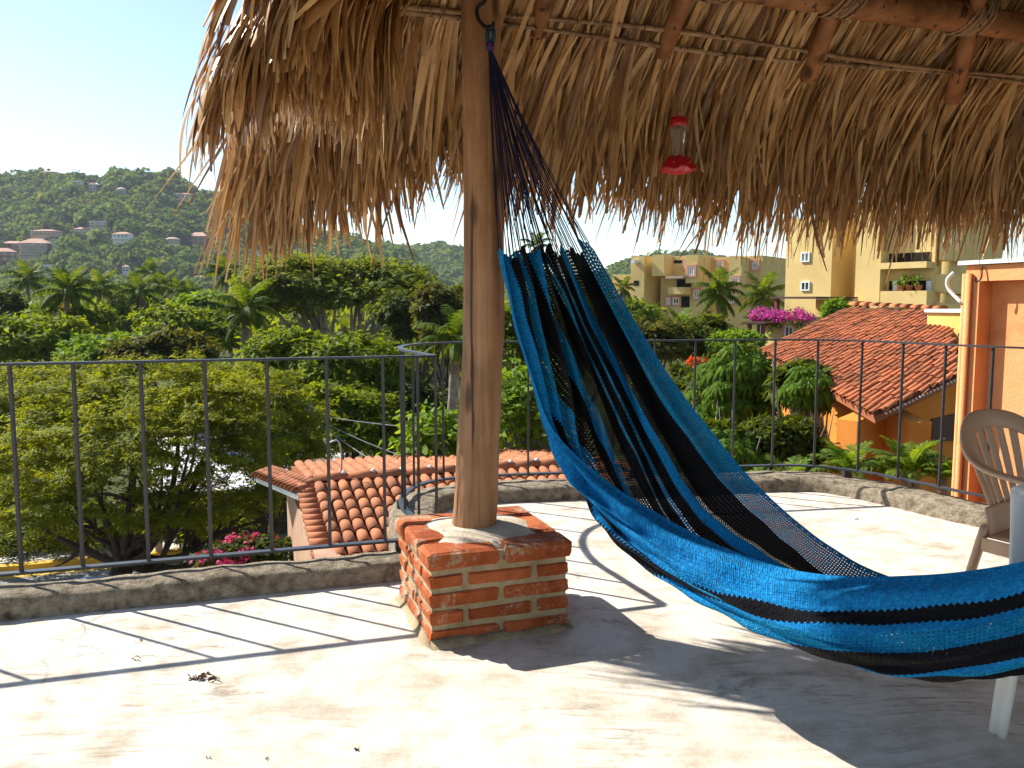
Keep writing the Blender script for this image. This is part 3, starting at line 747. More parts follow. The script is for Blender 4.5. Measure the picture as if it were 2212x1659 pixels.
# ------------------------------------------------------------------ the hammock
STRIPES = [(0.0, 'b'), (0.078, 'k'), (0.112, 'b'), (0.135, 'm'), (0.20, 'n'), (0.262, 'k'), (0.315, 'b'), (0.345, 'm'), (0.39, 'n'), (0.455, 'k'), (0.52, 'm'), (0.54, 'k'), (0.60, 'm'), (0.62, 'k'), (0.668, 'b'), (0.722, 'n'), (0.755, 'k'), (0.865, 'm'), (0.985, 'b')]  # woven stripes; extra black on the inner side paints the trough's shade
def cloth():
    m, nt, b, N, L = _new('hammock_cloth')
    uv = N('ShaderNodeUVMap'); sep = N('ShaderNodeSeparateXYZ'); L(uv.outputs[0], sep.inputs[0])
    u, v = sep.outputs[0], sep.outputs[1]
    tri = _math(nt, 'PINGPONG', _math(nt, 'MULTIPLY', v, 420.0), 1.0)
    us = _math(nt, 'ADD', u, _math(nt, 'MULTIPLY', _math(nt, 'SUBTRACT', tri, 0.5), 0.006))
    colr = {'b': (0.008, 0.215, 0.50), 'm': (0.008, 0.22, 0.44), 'k': (0.006, 0.006, 0.008), 'n': (0.022, 0.020, 0.017)}
    hol = {'b': 0.0, 'm': 0.7, 'k': 0.03, 'n': 0.7}
    c = _ramp(nt, us, [(p, colr[k]) for p, k in STRIPES], 'CONSTANT')
    h = _ramp(nt, us, [(p, (hol[k],) * 3) for p, k in STRIPES], 'CONSTANT')
    # weave: rows of loops across and along the cloth
    wv = N('ShaderNodeCombineXYZ'); L(_math(nt, 'MULTIPLY', u, 260), wv.inputs[0]); L(_math(nt, 'MULTIPLY', v, 560), wv.inputs[1])
    vo = N('ShaderNodeTexVoronoi'); vo.inputs['Scale'].default_value = 1.0; vo.inputs['Randomness'].default_value = 0.45; L(wv.outputs[0], vo.inputs['Vector'])
    vd = vo.outputs['Distance']
    n = _noise(nt, wv.outputs[0], 3, 0.6, 0.35)
    c2 = _mix(nt, 1.0, c, _ramp(nt, n, [(0.3, (0.72, 0.74, 0.8)), (0.7, (1.15, 1.12, 1.05))]), 'MULTIPLY')
    w2 = N('ShaderNodeCombineXYZ'); L(_math(nt, 'MULTIPLY', u, 120), w2.inputs[0]); L(_math(nt, 'MULTIPLY', v, 330), w2.inputs[1])
    vo2 = N('ShaderNodeTexVoronoi'); vo2.inputs['Scale'].default_value = 1.0; vo2.inputs['Randomness'].default_value = 0.6; L(w2.outputs[0], vo2.inputs['Vector'])
    c2 = _mix(nt, 1.0, c2, _ramp(nt, vo2.outputs['Distance'], [(0.15, (1.2, 1.2, 1.2)), (0.65, (0.76, 0.76, 0.8))]), 'MULTIPLY')
    L(c2, b.inputs['Base Color']); b.inputs['Roughness'].default_value = 0.85; b.inputs['Specular IOR Level'].default_value = 0.12
    _bump(nt, b, _math(nt, 'ADD', vd, n), 0.6, 0.006)
    t = N('ShaderNodeBsdfTranslucent'); L(c2, t.inputs[0])
    ms = N('ShaderNodeMixShader'); ms.inputs[0].default_value = 0.12; L(b.outputs[0], ms.inputs[1]); L(t.outputs[0], ms.inputs[2])
    gu = _math(nt, 'SINE', _math(nt, 'ADD', _math(nt, 'MULTIPLY', u, 6.283 * 84), _math(nt, 'MULTIPLY', n, 2.2)))
    gv = _math(nt, 'SINE', _math(nt, 'ADD', _math(nt, 'MULTIPLY', v, 6.283 * 290), _math(nt, 'MULTIPLY', n, 2.6)))
    grid = _math(nt, 'MULTIPLY', _ramp(nt, gu, [(0.45, (0, 0, 0)), (0.8, (1, 1, 1))]), _ramp(nt, gv, [(0.25, (0, 0, 0)), (0.65, (1, 1, 1))]))
    hole = _math(nt, 'MULTIPLY', grid, h)
    tr = N('ShaderNodeBsdfTransparent'); m2 = N('ShaderNodeMixShader'); L(hole, m2.inputs[0]); L(ms.outputs[0], m2.inputs[1]); L(tr.outputs[0], m2.inputs[2])
    L(m2.outputs[0], next(q for q in nt.nodes if q.type == 'OUTPUT_MATERIAL').inputs[0])
    MATS['hammock_cloth'] = m
cloth()
NP, FP = (np.array([-0.033, 2.85]), np.array([1.12, 1.83])), (np.array([0.29, 2.95]), np.array([1.10, 2.27]))
def on_line(x, y, L2):
    """the point seen at a pixel on the upright plane through a plan line"""
    d = L2[1] - L2[0]; n = np.array([d[1], -d[0], 0])
    return onplane(x, y, (L2[0][0], L2[0][1], 0), n)
ST = [((1085, 566), (1180, 560), (1286, 545)), ((1110, 690), (1225, 705), (1370, 692)), ((1150, 825), (1268, 850), (1455, 825)), ((1197, 935), (1290, 985), (1540, 935)),
      ((1300, 1030), (1338, 1128), (1620, 1030)), ((1420, 1108), (1445, 1238), (1705, 1110)), ((1560, 1180), (1600, 1330), (1795, 1178)), ((1740, 1235), (1760, 1406), (1905, 1238)),
      ((1950, 1245), (1950, 1466), (2060, 1275)), ((2212, 1213), (2212, 1450), (2290, 1262)), ((2520, 1110), (2500, 1370), (2570, 1180)), ((2900, 930), (2880, 1190), (2930, 1050))]
dB = [0.20, 0.19, 0.17, 0.10, -0.03, -0.10, -0.14, -0.15, -0.13, -0.10, -0.05, 0.0]
Nn, Bb, Ff = [], [], []
for (n, b, f), db in zip(ST, dB):
    Nn.append(on_line(*n, NP)); Ff.append(on_line(*f, FP))
    off = np.array([0.66, 0.75]) * db
    Bb.append(on_line(*b, (NP[0] + off, NP[1] + off)))
Nn, Bb, Ff = spline(Nn, 12), spline(Bb, 12), spline(Ff, 12)
m_, nw = len(Nn), 97
w = np.linspace(0, 1, nw)
V = np.zeros((m_, nw, 3)); UVs = np.zeros((m_, nw, 2))
slen = np.r_[0, np.cumsum(np.linalg.norm(np.diff(Bb, axis=0), axis=1))]
rh = np.random.default_rng(5)
phs = rh.uniform(0, 6.28, 6)
for i in range(m_):
    C = 2 * Bb[i] - 0.5 * (Nn[i] + Ff[i])
    P = ((1 - w) ** 2)[:, None] * Nn[i] + (2 * w * (1 - w))[:, None] * C + (w ** 2)[:, None] * Ff[i]
    T = nrm(np.gradient(P, axis=0)); ax = nrm(Bb[min(i + 1, m_ - 1)] - Bb[max(i - 1, 0)])
    nn = nrm(np.cross(T, ax))
    s = slen[i]; fade = math.exp(-((s / 1.15) ** 2))
    d = (0.034 * fade + 0.004) * np.sin(2 * math.pi * w * 8.5 + phs[0] + 0.5 * math.sin(s * 3)) + 0.012 * fade * np.sin(2 * math.pi * w * 14 + phs[1] + s) + 0.010 * np.sin(2 * math.pi * w * 3.2 + phs[2] + s * 2.3) + 0.006 * np.sin(s * 9 + w * 11 + phs[3]) * (0.4 + w * (1 - w) * 3)
    d += 0.007 * np.sin(s * 21 + w * 6 + 2 * math.sin(s * 5)) * np.exp(-w * 7) + 0.004 * np.sin(s * 37 + w * 30) * (1 - fade) + 0.008 * np.sin(s * 6.5 + w * 17 + phs[4]) * (1 - fade)
    d *= np.minimum(1, np.minimum(w, 1 - w) * 14 + 0.15)
    V[i] = P + nn * d[:, None]
    ms_ = np.interp(i / 12.0, range(12), [.50, .46, .36, .22, .135, .145, .19, .27, .40, .48, .5, .5])
    UVs[i, :, 0] = np.where(w < .5, w * 2 * ms_, ms_ + (w - .5) * 2 * (1 - ms_)); UVs[i, :, 1] = s / 3.0
# ragged top edge: a tongue of cloth at every group of cords
NT = 16
tooth_c = (np.arange(NT) + 0.5) / NT
tw = rh.uniform(0.012, 0.055, NT); tw[0] = tw[-1] = 0.06
upd = nrm(V[0] - V[4])
for i in range(7):
    k = (1 - i / 7) ** 1.3
    sh = np.zeros(nw)
    for c_, a_ in zip(tooth_c, tw): sh += (a_ + 0.05) * np.clip(1 - np.abs(w - c_) * NT * 1.25, 0, 1) ** 0.6
    V[i] += upd * ((sh - 0.055) * k)[:, None]
ham = thing('hammock', 'blue and black striped woven hammock hung from the post', 'hammock', HOOK)
F = np.array([(i * nw + k, i * nw + k + 1, (i + 1) * nw + k + 1, (i + 1) * nw + k) for i in range(m_ - 1) for k in range(nw - 1)])
mk('cloth', V.reshape(-1, 3), F, 'hammock_cloth', ham, True, UVs.reshape(-1, 2))
KNOT = at(1059, 102, 2.90)
for sgn in (-1, 1):
    MB().tube(spline([HOOK + [0.004 * sgn, -0.004, 0.006], at(1060 + 7 * sgn, 75, 2.90), KNOT + [0.003 * sgn, 0, 0.0]], 6), 0.0075, 7).obj('loop', 'blue_cord', ham, True)
MB().tube([KNOT + [0, 0, 0.014], KNOT + [0, 0, -0.012]], [0.014, 0.013], 10).obj('twine_knot', 'purple_twine', ham, True)
for c_ in range(NT):
    i0 = int(round(tooth_c[c_] * (nw - 1)))
    for sgn in (-1, 0, 1):
        e = V[0, min(nw - 1, max(0, i0 + sgn))] + np.array([0.002 * sgn, 0, 0.0])
        a = KNOT + np.array([0.008 * (tooth_c[c_] - 0.5) + 0.0015 * sgn, 0.006 * math.sin(c_ * 2.1), -0.01])
        q = np.array([a + (e - a) * t + np.array([0, 0, -0.025 * math.sin(math.pi * t) * (0.5 + 0.8 * rh.random())]) * (1 if t else 0) for t in np.linspace(0, 1, 6)])
        q[1:5] += rh.normal(0, .0025, 3)
        MB().tube(q, 0.0022 if sgn else 0.0026, 4, False).obj('cord', 'hammock_cord', ham)
# far end, beyond the frame: the cords gathered to a second post
END = np.array([3.25, 0.05, 2.0])
for k in range(0, nw, 8):
    MB().tube([V[-1, k], END], 0.002, 4, False).obj('cord', 'hammock_cord', ham)

# ------------------------------------------------------------------ hummingbird feeder
fc = at(1465, 300, 3.52)
fs = 3.52 / F_PX
feeder = thing('hummingbird_feeder', 'red and clear plastic hummingbird feeder hanging under the thatch', 'bird feeder', at(1463, 372, 3.52))
fx, fy = fc[0], fc[1]
zz = lambda y: at(1463, y, 3.52)[2]
MB().lathe([(0.0, zz(255) + .002), (15 * fs, zz(255) + .002), (18 * fs, zz(256)), (18 * fs, zz(272)), (17 * fs, zz(274)), (0, zz(274))], (fx, fy, 0), 24).obj('cap', 'red_plastic', feeder, True)
MB().lathe([(16 * fs, zz(273)), (17 * fs, zz(276)), (16.5 * fs, zz(290)), (13 * fs, zz(308)), (12 * fs, zz(322)), (14 * fs, zz(338)), (15 * fs, zz(343))], (fx, fy, 0), 24).obj('bottle', 'bottle_plastic', feeder, True)
V_, F_ = [], []
prof_ = [(0.5, zz(336)), (13, zz(337)), (24, zz(343)), (31, zz(354)), (35, zz(363)), (37, zz(368)), (33, zz(370)), (24, zz(373)), (12, zz(376)), (0.5, zz(377))]
for r_, z_ in prof_:
    for k in range(40):
        th = 2 * math.pi * k / 40
        lob = 1 + 0.11 * math.cos(5 * th + 0.6) * (r_ / 37)
        V_.append((fx + r_ * fs * lob * math.cos(th), fy + r_ * fs * lob * math.sin(th), z_ + 0.006 * math.cos(5 * th + .6) * (r_ / 37)))
F_ = [(i * 40 + k, (i + 1) * 40 + k, (i + 1) * 40 + (k + 1) % 40, i * 40 + (k + 1) % 40) for i in range(len(prof_) - 1) for k in range(40)]
mk('base', V_, F_, 'red_plastic', feeder, True)
for k in range(5):
    th = 2 * math.pi * k / 5 + 0.5
    c_ = np.array([fx + 30 * fs * math.cos(th), fy + 30 * fs * math.sin(th), zz(356)])
    m_b = MB()
    for p_ in range(6):
        a_ = p_ / 6 * 6.283
        tx = np.array([-math.sin(th), math.cos(th), 0]); up_ = np.array([math.cos(th) * .5, math.sin(th) * .5, .8])
        q_ = c_ + (tx * math.cos(a_) + up_ * math.sin(a_)) * 0.009
        m_b.add([c_, q_ + tx * .003, q_ + np.array([math.cos(th), math.sin(th), 0]) * .006, q_ - tx * .003], [(0, 1, 2, 3)])
    m_b.obj('flower', 'red_plastic', feeder)
    pe = [np.array([fx + r_ * fs * math.cos(th + .6), fy + r_ * fs * math.sin(th + .6), z_]) for r_, z_ in ((33, zz(368)), (40, zz(371)), (45, zz(366)))]
    MB().tube(pe, 0.0016, 5).obj('perch', 'red_plastic', feeder)
ringp = [np.array([fx + 5 * fs * math.sin(t), fy, zz(246) + 9 * fs * math.cos(t)]) for t in np.linspace(0, 6.283, 14)]
MB().tube(ringp, 0.0014, 5, False).obj('hanger', 'red_plastic', feeder)
MB().tube(spline([at(1463, 238, 3.52), at(1466, 205, 3.525), at(1471, 180, 3.53), at(1478, 120, 3.52), at(1480, 100, 3.50)], 4), 0.0012, 4).obj('wire', 'hook_iron', feeder)

# ------------------------------------------------------------------ monobloc chairs
def chair(label, loc, rz, pm='white_plastic', zs=.90, cat='chair', group='plastic chairs by the hammock'):
    t = thing('plastic_armchair', label, cat, loc, group)
    c_, s_ = math.cos(rz), math.sin(rz)
    def X(p): p = np.asarray(p, float); return np.array([loc[0] + c_ * p[0] - s_ * p[1], loc[1] + s_ * p[0] + c_ * p[1], loc[2] + p[2] * zs])
    def strip(name, P, wdt, side, th=0.009, par=t, sm=True):
        """moulded strip of varying width along P, width direction side (per point)"""
        P = np.asarray(P, float); n = len(P); wdt = [wdt] * n if not hasattr(wdt, '__len__') else wdt
        side = np.asarray(side, float); side = np.tile(side, (n, 1)) if side.ndim == 1 else side
        T = nrm(np.gradient(P, axis=0)); Sd = nrm(side - (side * T).sum(1)[:, None] * T); Nn_ = np.cross(T, Sd)
        V = []
        for i in range(n):
            a, b = Sd[i] * wdt[i] / 2, Nn_[i] * th / 2
            for q in (-a - b * .4, -a * .8 - b, a * .8 - b, a - b * .4, a + b * .4, a * .8 + b, -a * .8 + b, -a + b * .4): V.append(X(P[i] + q))
        F = [(i * 8 + k, (i + 1) * 8 + k, (i + 1) * 8 + (k + 1) % 8, i * 8 + (k + 1) % 8) for i in range(n - 1) for k in range(8)]
        F += [tuple(range(8)), tuple((n - 1) * 8 + k for k in range(8))[::-1]]
        return mk(name, V, F, pm, par, sm)
    # front is +y
    def back_pt(a, r=1.0):
        """point on the arched back panel: a in -1..1 across, height r 0..1"""
        x = 0.235 * a * (0.86 + 0.14 * min(1, r * 1.5)); z = 0.41 + 0.42 * r
        y = -0.20 - 0.13 * r - 0.05 * (1 - a * a) + 0.03
        return np.array([x, y, z])
    # rim: from one arm front, along the arm, up and over the back, down to the other arm
    half = [(0.285, 0.235, 0.635), (0.287, 0.10, 0.655), (0.285, -0.05, 0.665), (0.272, -0.17, 0.680), (0.245, -0.245, 0.715), (0.20, -0.29, 0.765), (0.13, -0.325, 0.806), (0.05, -0.345, 0.822)]
    full = half + [(-x, y, z) for x, y, z in half[::-1]]
    P = spline(full, 6)
    sd = []
    for p in P:
        k = min(1, max(0, (p[2] - 0.655) / 0.14))
        r_ = nrm(np.array([p[0], 0, 0.05 if abs(p[0]) < .02 else 0])) if abs(p[0]) > .02 else np.array([0, 0, 1.0])
        sd.append((1 - k) * np.array([1.0 if p[0] > 0 else -1.0, 0, 0.05]) + k * nrm(np.array([p[0] * 1.6, -0.10, 0.35])))
    sd = np.array(sd)
    for i in range(1, len(sd)):
        if np.dot(sd[i], sd[i - 1]) < 0: sd[i] = -sd[i]
    ww = [0.062 if p[2] < 0.67 else 0.062 + 0.012 * min(1, (p[2] - .67) / .1) for p in P]
    ww[0] = ww[-1] = 0.045; ww[1] = ww[-2] = 0.066
    strip('armrest_rim', P, ww, sd, 0.016)
    for a in np.linspace(-0.80, 0.80, 7):
        q = [back_pt(a * 0.72, 0.12), back_pt(a * 0.8, 0.35), back_pt(a * .9, 0.62), back_pt(a, 0.985 - 0.28 * a * a)]
        strip('back_slat', spline(q, 4), [0.030 + 0.012 * i / 12 for i in range(13)], (1, 0.25 * a, 0), 0.007)
    q = [np.array([x, -0.225 + 0.25 * x * x * 2, 0.47]) for x in np.linspace(-0.2, 0.2, 9)]
    strip('lower_back', q, 0.11, (0, -0.18, 1), 0.008)
    # seat: dished panel with rolled front
    V = []; nx, ny = 11, 11
    for th in (0.0, -0.010):
        for j in range(ny):
            for i in range(nx):
                a, b = i / (nx - 1) * 2 - 1, j / (ny - 1)
                wx = 0.235 - 0.03 * (1 - b)
                V.append(X((a * wx, -0.22 + 0.46 * b, 0.425 + 0.012 * b - 0.018 * (1 - a * a) * math.sin(math.pi * b) - 0.03 * max(0, b - .85) / .15 + th)))
    F = []
    for l in (0, 1):
        for j in range(ny - 1):
            for i in range(nx - 1):
                f = (l * nx * ny + j * nx + i, l * nx * ny + j * nx + i + 1, l * nx * ny + (j + 1) * nx + i + 1, l * nx * ny + (j + 1) * nx + i)
                F.append(f if l == 0 else f[::-1])
    rim = [i for i in range(nx)] + [j * nx + nx - 1 for j in range(1, ny)] + [(ny - 1) * nx + i for i in range(nx - 2, -1, -1)] + [j * nx for j in range(ny - 2, 0, -1)]
    F += [(rim[k], rim[k] + nx * ny, rim[(k + 1) % len(rim)] + nx * ny, rim[(k + 1) % len(rim)]) for k in range(len(rim))]
    mk('seat', V, F, pm, t, True)
    for sx in (-1, 1):
        strip('front_leg', spline([(sx * .283, .225, .64), (sx * .272, .222, .50), (sx * .262, .235, .30), (sx * .268, .262, 0.0)], 4), [0.05, .052, .054, .056, .056, .056, .055, .054, .052, .05, .048, .046, .045], (0.35 * sx, 1, 0), 0.022)
        strip('front_leg', spline([(sx * .225, .225, .42), (sx * .245, .238, .30), (sx * .262, .262, 0.0)], 4), [.05] * 9, (1, -0.2 * sx, 0), 0.018)
        strip('rear_leg', spline([(sx * .20, -.21, .46), (sx * .215, -.25, .25), (sx * .235, -.30, 0.0)], 4), [.075, .074, .072, .068, .064, .06, .056, .052, .048], (1, 0.3 * sx, 0), 0.022)
        q = [(sx * .235, y_, 0.395) for y_ in np.linspace(-.2, .22, 6)]
        strip('apron', q, 0.05, (0, 0, 1), 0.008)
    return t
chair('pale plastic armchair, warm shade put into its colour, with its slatted arched back in view before the orange wall', (1.86, 2.64, 0), R(-150), 'shade_tinted_plastic')
chair('white plastic armchair at the right edge, its arm and leg showing past the hammock', (1.595, 1.90, 0), R(96), zs=1.03)

# ------------------------------------------------------------------ litter on the floor
def litter(name, label, cat, px, py, size, n, mat, stick=False, seed=1):
    rl = np.random.default_rng(seed); c = onz(px, py, 0.0)
    m = MB()
    for k in range(n):
        a = rl.uniform(0, 6.28); d = np.array([math.cos(a), math.sin(a), 0]); p = c + np.r_[rl.normal(0, size * .28, 2), 0]
        if stick or k % 3 == 0:
            m.tube([p + [0, 0, .002], p + d * size * .3 + [0, 0, .004 + rl.uniform(0, size * .12)], p + d * size * .6 + [0, 0, .002]], [.0012, .0016, .0008], 4)
        else:
            q = np.array([-d[1], d[0], 0]); l = size * rl.uniform(.25, .5); w_ = l * .28; h = rl.uniform(.002, size * .18)
            m.add([p + [0, 0, .001], p + d * l * .5 + q * w_ + [0, 0, h], p + d * l + [0, 0, .002], p + d * l * .5 - q * w_ + [0, 0, h * .7], p + d * l * .5 + [0, 0, h * .3 + .001]], [(0, 4, 1), (1, 4, 2), (2, 4, 3), (3, 4, 0)])
    return tag(m.obj(name, mat), label, cat)
plain('dry_leaf', (0.09, 0.05, 0.03), 0.9, 0, 0.1, 0.4, 30)
plain('seed_husk', (0.05, 0.03, 0.02), 0.9, 0, 0.1, 0.4, 30)
litter('dry_leaf', 'crumpled dry leaf scraps lying by the railing shadow on the pale floor', 'dry leaf', 438, 1465, 0.06, 22, 'dry_leaf', seed=4)
litter('seed_pod', 'small dark seed pod alone on the pale floor at the bottom', 'seed pod', 772, 1618, 0.018, 9, 'seed_husk', seed=5)
litter('twig', 'thin dry twig with curled leaf on the floor behind the hammock', 'twig', 1880, 1070, 0.16, 15, 'dry_leaf', True, 6)
litter('dry_leaf', 'tiny curled dry leaf on the floor between hammock and far kerb', 'dry leaf', 1850, 1122, 0.035, 6, 'dry_leaf', seed=7)
litter('twig', 'short dark twig on the floor left of the seed pod', 'twig', 452, 1637, 0.012, 5, 'seed_husk', seed=8)
litter('seed_husk', 'tiny dark husk at the bottom left of the seed pod', 'seed husk', 575, 1638, 0.012, 5, 'seed_husk', seed=9)
litter('twig', 'thin straw lying between the bar shadows by the left kerb', 'straw', 300, 1425, 0.045, 3, 'dry_leaf', True, 10)
litter('dry_leaf', 'small brown leaf flake at the foot of the left kerb', 'dry leaf', 298, 1387, 0.022, 4, 'dry_leaf', seed=12)

# ------------------------------------------------------------------ plant builders
def rand_unit(rg, n): return nrm(rg.normal(size=(n, 3)))
def leaf_quads(P, A, N_, L, Wd, fold=0.15):
    """folded diamond leaves; P base, A axis, N_ normal"""
    B = nrm(np.cross(N_, A)); N2 = np.cross(A, B)
    L = np.asarray(L)[:, None]; Wd = np.asarray(Wd)[:, None]
    V = np.stack([P, P + A * L * .45 + B * Wd / 2 + N2 * Wd * fold, P + A * L - N2 * L * .12, P + A * L * .45 - B * Wd / 2 + N2 * Wd * fold], 1)
    return V.reshape(-1, 3), np.arange(len(P) * 4).reshape(-1, 4)
def crown_leaves(rg, lobes, nclump, per, cr, L, Wd, flat=0.55, droop=0.15, up=0.7, shell=0.62, low=-0.55, spray=0.0):
    """leaves gathered in clumps through the volume of several ellipsoid lobes [(centre, radii)]"""
    vol = np.array([np.prod(r) ** 0.67 for c, r in lobes]); vol /= vol.sum()
    Ps, As, Ns = [], [], []
    for (c, r), f in zip(lobes, vol):
        n = max(3, int(nclump * f)); c, r = np.asarray(c, float), np.asarray(r, float)
        d = rand_unit(rg, n * 3); d = d[d[:, 2] > low][:n]; n = len(d)
        rad = shell + (1 - shell) * rg.random(n) ** 0.6
        rad *= 1 + 0.10 * np.sin(d[:, 0] * 7 + c[0]) * np.sin(d[:, 1] * 6 + c[1]) + 0.08 * rg.normal(size=n)
        cc = c + d * r * rad[:, None]
        k = n * per
        off = rg.normal(size=(k, 3)) * cr * np.array([1, 1, flat])
        if spray:
            sd_ = rand_unit(rg, n) * [1, 1, .25] + d * .5 - [0, 0, .12]
            off = off * .35 + np.repeat(nrm(sd_), per, 0) * (rg.uniform(-.3, 1, k) * spray)[:, None]
        P = np.repeat(cc, per, 0) + off
        out = np.repeat(d, per, 0)
        N_ = nrm(out * .5 + np.array([0, 0, up]) + rg.normal(size=(k, 3)) * .45)
        A = nrm(np.cross(N_, rand_unit(rg, k)) + out * .35 + np.array([0, 0, -droop]))
        Ps.append(P); As.append(A); Ns.append(N_)
    P, A, N_ = np.vstack(Ps), np.vstack(As), np.vstack(Ns); k = len(P)
    return leaf_quads(P, A, N_, L * rg.uniform(.6, 1.3, k), Wd * rg.uniform(.6, 1.3, k))
GZ = -5.0
def limbs(rg, base, targets, r0, wob=0.25, n=8):
    m = MB()
    fork = base + (np.mean(targets, 0) - base) * np.array([.25, .25, .38])
    m.tube(spline([base - [0, 0, .3], base + (fork - base) * .5 + rg.normal(0, wob * .3, 3), fork], 4), [r0 * 1.25, r0 * 1.1] + [r0] * 6 + [r0 * .9], n)
    for t in targets:
        a = fork + rg.normal(0, r0 * .2, 3); t = np.asarray(t, float)
        mid_ = a + (t - a) * .5 + rg.normal(0, wob, 3) - np.array([0, 0, .12 * np.linalg.norm(t - a)])
        q = spline([a, mid_, t], 5)
        m.tube(q, np.linspace(r0 * .55, r0 * .10, len(q)), 6)
        for _ in range(2):
            b = q[rg.integers(3, 8)]; e = b + (t - b) * .6 + rg.normal(0, wob * 2.2, 3)
            m.tube(spline([b, (b + e) / 2 + rg.normal(0, wob * .5, 3), e], 3), np.linspace(r0 * .22, r0 * .06, 7), 5)
    return m
def tree(name, label, px, py, hw, hh, Y, mat='leaf_mango', bark='dark_bark', nclump=150, per=40, L=.16, Wd=.07, seed=1, lobes=5, cr=None, base=None, group='trees below the terrace', cat='tree', trunk=0.14, low=-.55, flat=.55, up=.7, shell=.62, droop=.15, ntarget=7, spread=.5, at_px=None, spray=0.0):
    rg = np.random.default_rng(seed)
    c = at(px, py, Y); rx, rz = hw * Y / F_PX, hh * Y / F_PX
    lb = [(c, np.array([rx, rx * .85, rz]) * .78)]
    for k in range(lobes):
        th = 2 * math.pi * k / lobes + rg.uniform(0, .8)
        o = np.array([math.cos(th) * rx * spread, math.sin(th) * rx * spread * .9, rg.uniform(-.35, .45) * rz])
        s_ = rg.uniform(.42, .62)
        lb.append((c + o, np.array([rx, rx * .9, rz * 1.05]) * s_))
    if at_px: lb = [(at(x, y, Y + dy), np.array([w_ * Y / F_PX, w_ * Y / F_PX * .9, h_ * Y / F_PX])) for x, y, w_, h_, dy in at_px]
    b = np.array([c[0], c[1], GZ]) if base is None else np.asarray(base, float)
    t = thing(name, label, cat, b, group)
    V, F = crown_leaves(rg, lb, nclump, per, cr or rx * .085, L, Wd, flat, droop, up, shell, low, spray)
    mk('crown', V, F, mat, t, kind='stuff')
    tg = [lb[(1 + k) % len(lb)][0] + rg.normal(0, .35, 3) * lb[(1 + k) % len(lb)][1] for k in range(ntarget)] if lobes else [c]
    limbs(rg, b, tg, trunk, wob=rx * .07).obj('trunk', bark, t, True)
    return t

def frond_data(L, e0, bend, n=24, w=0.34, hang=0.55, tipw=.45, seed=0, cut=.0):
    """feather palm leaf: rib along +x, leaflets to both sides; e0 start elevation, bend total droop"""
    rg = np.random.default_rng(seed); V, F = [], []
    k = 14; P = [np.zeros(3)]; ang = e0
    for i in range(k):
        P.append(P[-1] + np.array([math.cos(ang), 0, math.sin(ang)]) * L / k); ang -= bend / k * (0.5 + 1.0 * i / k)
    P = np.array(P); T = nrm(np.gradient(P, axis=0))
    m = MB(); m.tube(P, np.linspace(.022, .004, k + 1) * L / 2.2, 5)
    V, F = list(m.V), list(m.F)
    d = np.linspace(0, 1, k + 1)
    for s in (-1, 1):
        for t in np.linspace(0.14, 1.0, n):
            p = np.array([np.interp(t, d, P[:, j]) for j in range(3)]); tt = np.array([np.interp(t, d, T[:, j]) for j in range(3)])
            l = L * w * (math.sin(math.pi * min(1, .16 + .80 * t)) ** .6) * rg.uniform(.85, 1.1) * (1 if t < .9 else .75)
            side = np.array([0, s, 0]); nrm_ = np.cross(tt, side) * s
            a = nrm(side * .85 + tt * (.45 + .5 * t) + np.array([0, 0, -.22 - hang * .5]) + nrm_ * .12 + rg.normal(0, .06, 3))
            wv = nrm(tt - a * np.dot(tt, a)) * l * .085
            q1 = p + a * l * .5; q2 = p + nrm(a + np.array([0, 0, -hang])) * l
            i0 = len(V)
            V += [p - wv * .5, p + wv * .5, q1 + wv, q1 - wv, q2]
            F += [(i0, i0 + 1, i0 + 2, i0 + 3), (i0 + 3, i0 + 2, i0 + 4)]
    return V, F
FR = {}
for nm, e0, bd, hang in (('up', 1.25, 1.0, .25), ('rise', 0.85, 1.5, .45), ('mid', 0.45, 1.6, .6), ('low', -0.05, 1.35, .8), ('hang', -0.65, .75, .9)):
    FR[nm] = [mesh_data('palm_frond', *frond_data(1.0, e0, bd, 22, .30, hang, seed=i), MATS['leaf_palm']) for i in range(2)]
for nm, e0, bd, hang in (('aup', 1.35, 1.1, .1), ('arise', 1.05, 1.6, .2), ('amid', 0.7, 1.8, .35)):
    FR[nm] = [mesh_data('areca_frond', *frond_data(1.0, e0, bd, 20, .32, hang, seed=i + 5), MATS['leaf_areca']) for i in range(2)]
DEADF = mesh_data('dead_frond', *frond_data(1.0, -0.9, .5, 18, .22, .9, seed=9), MATS['leaf_dead'])
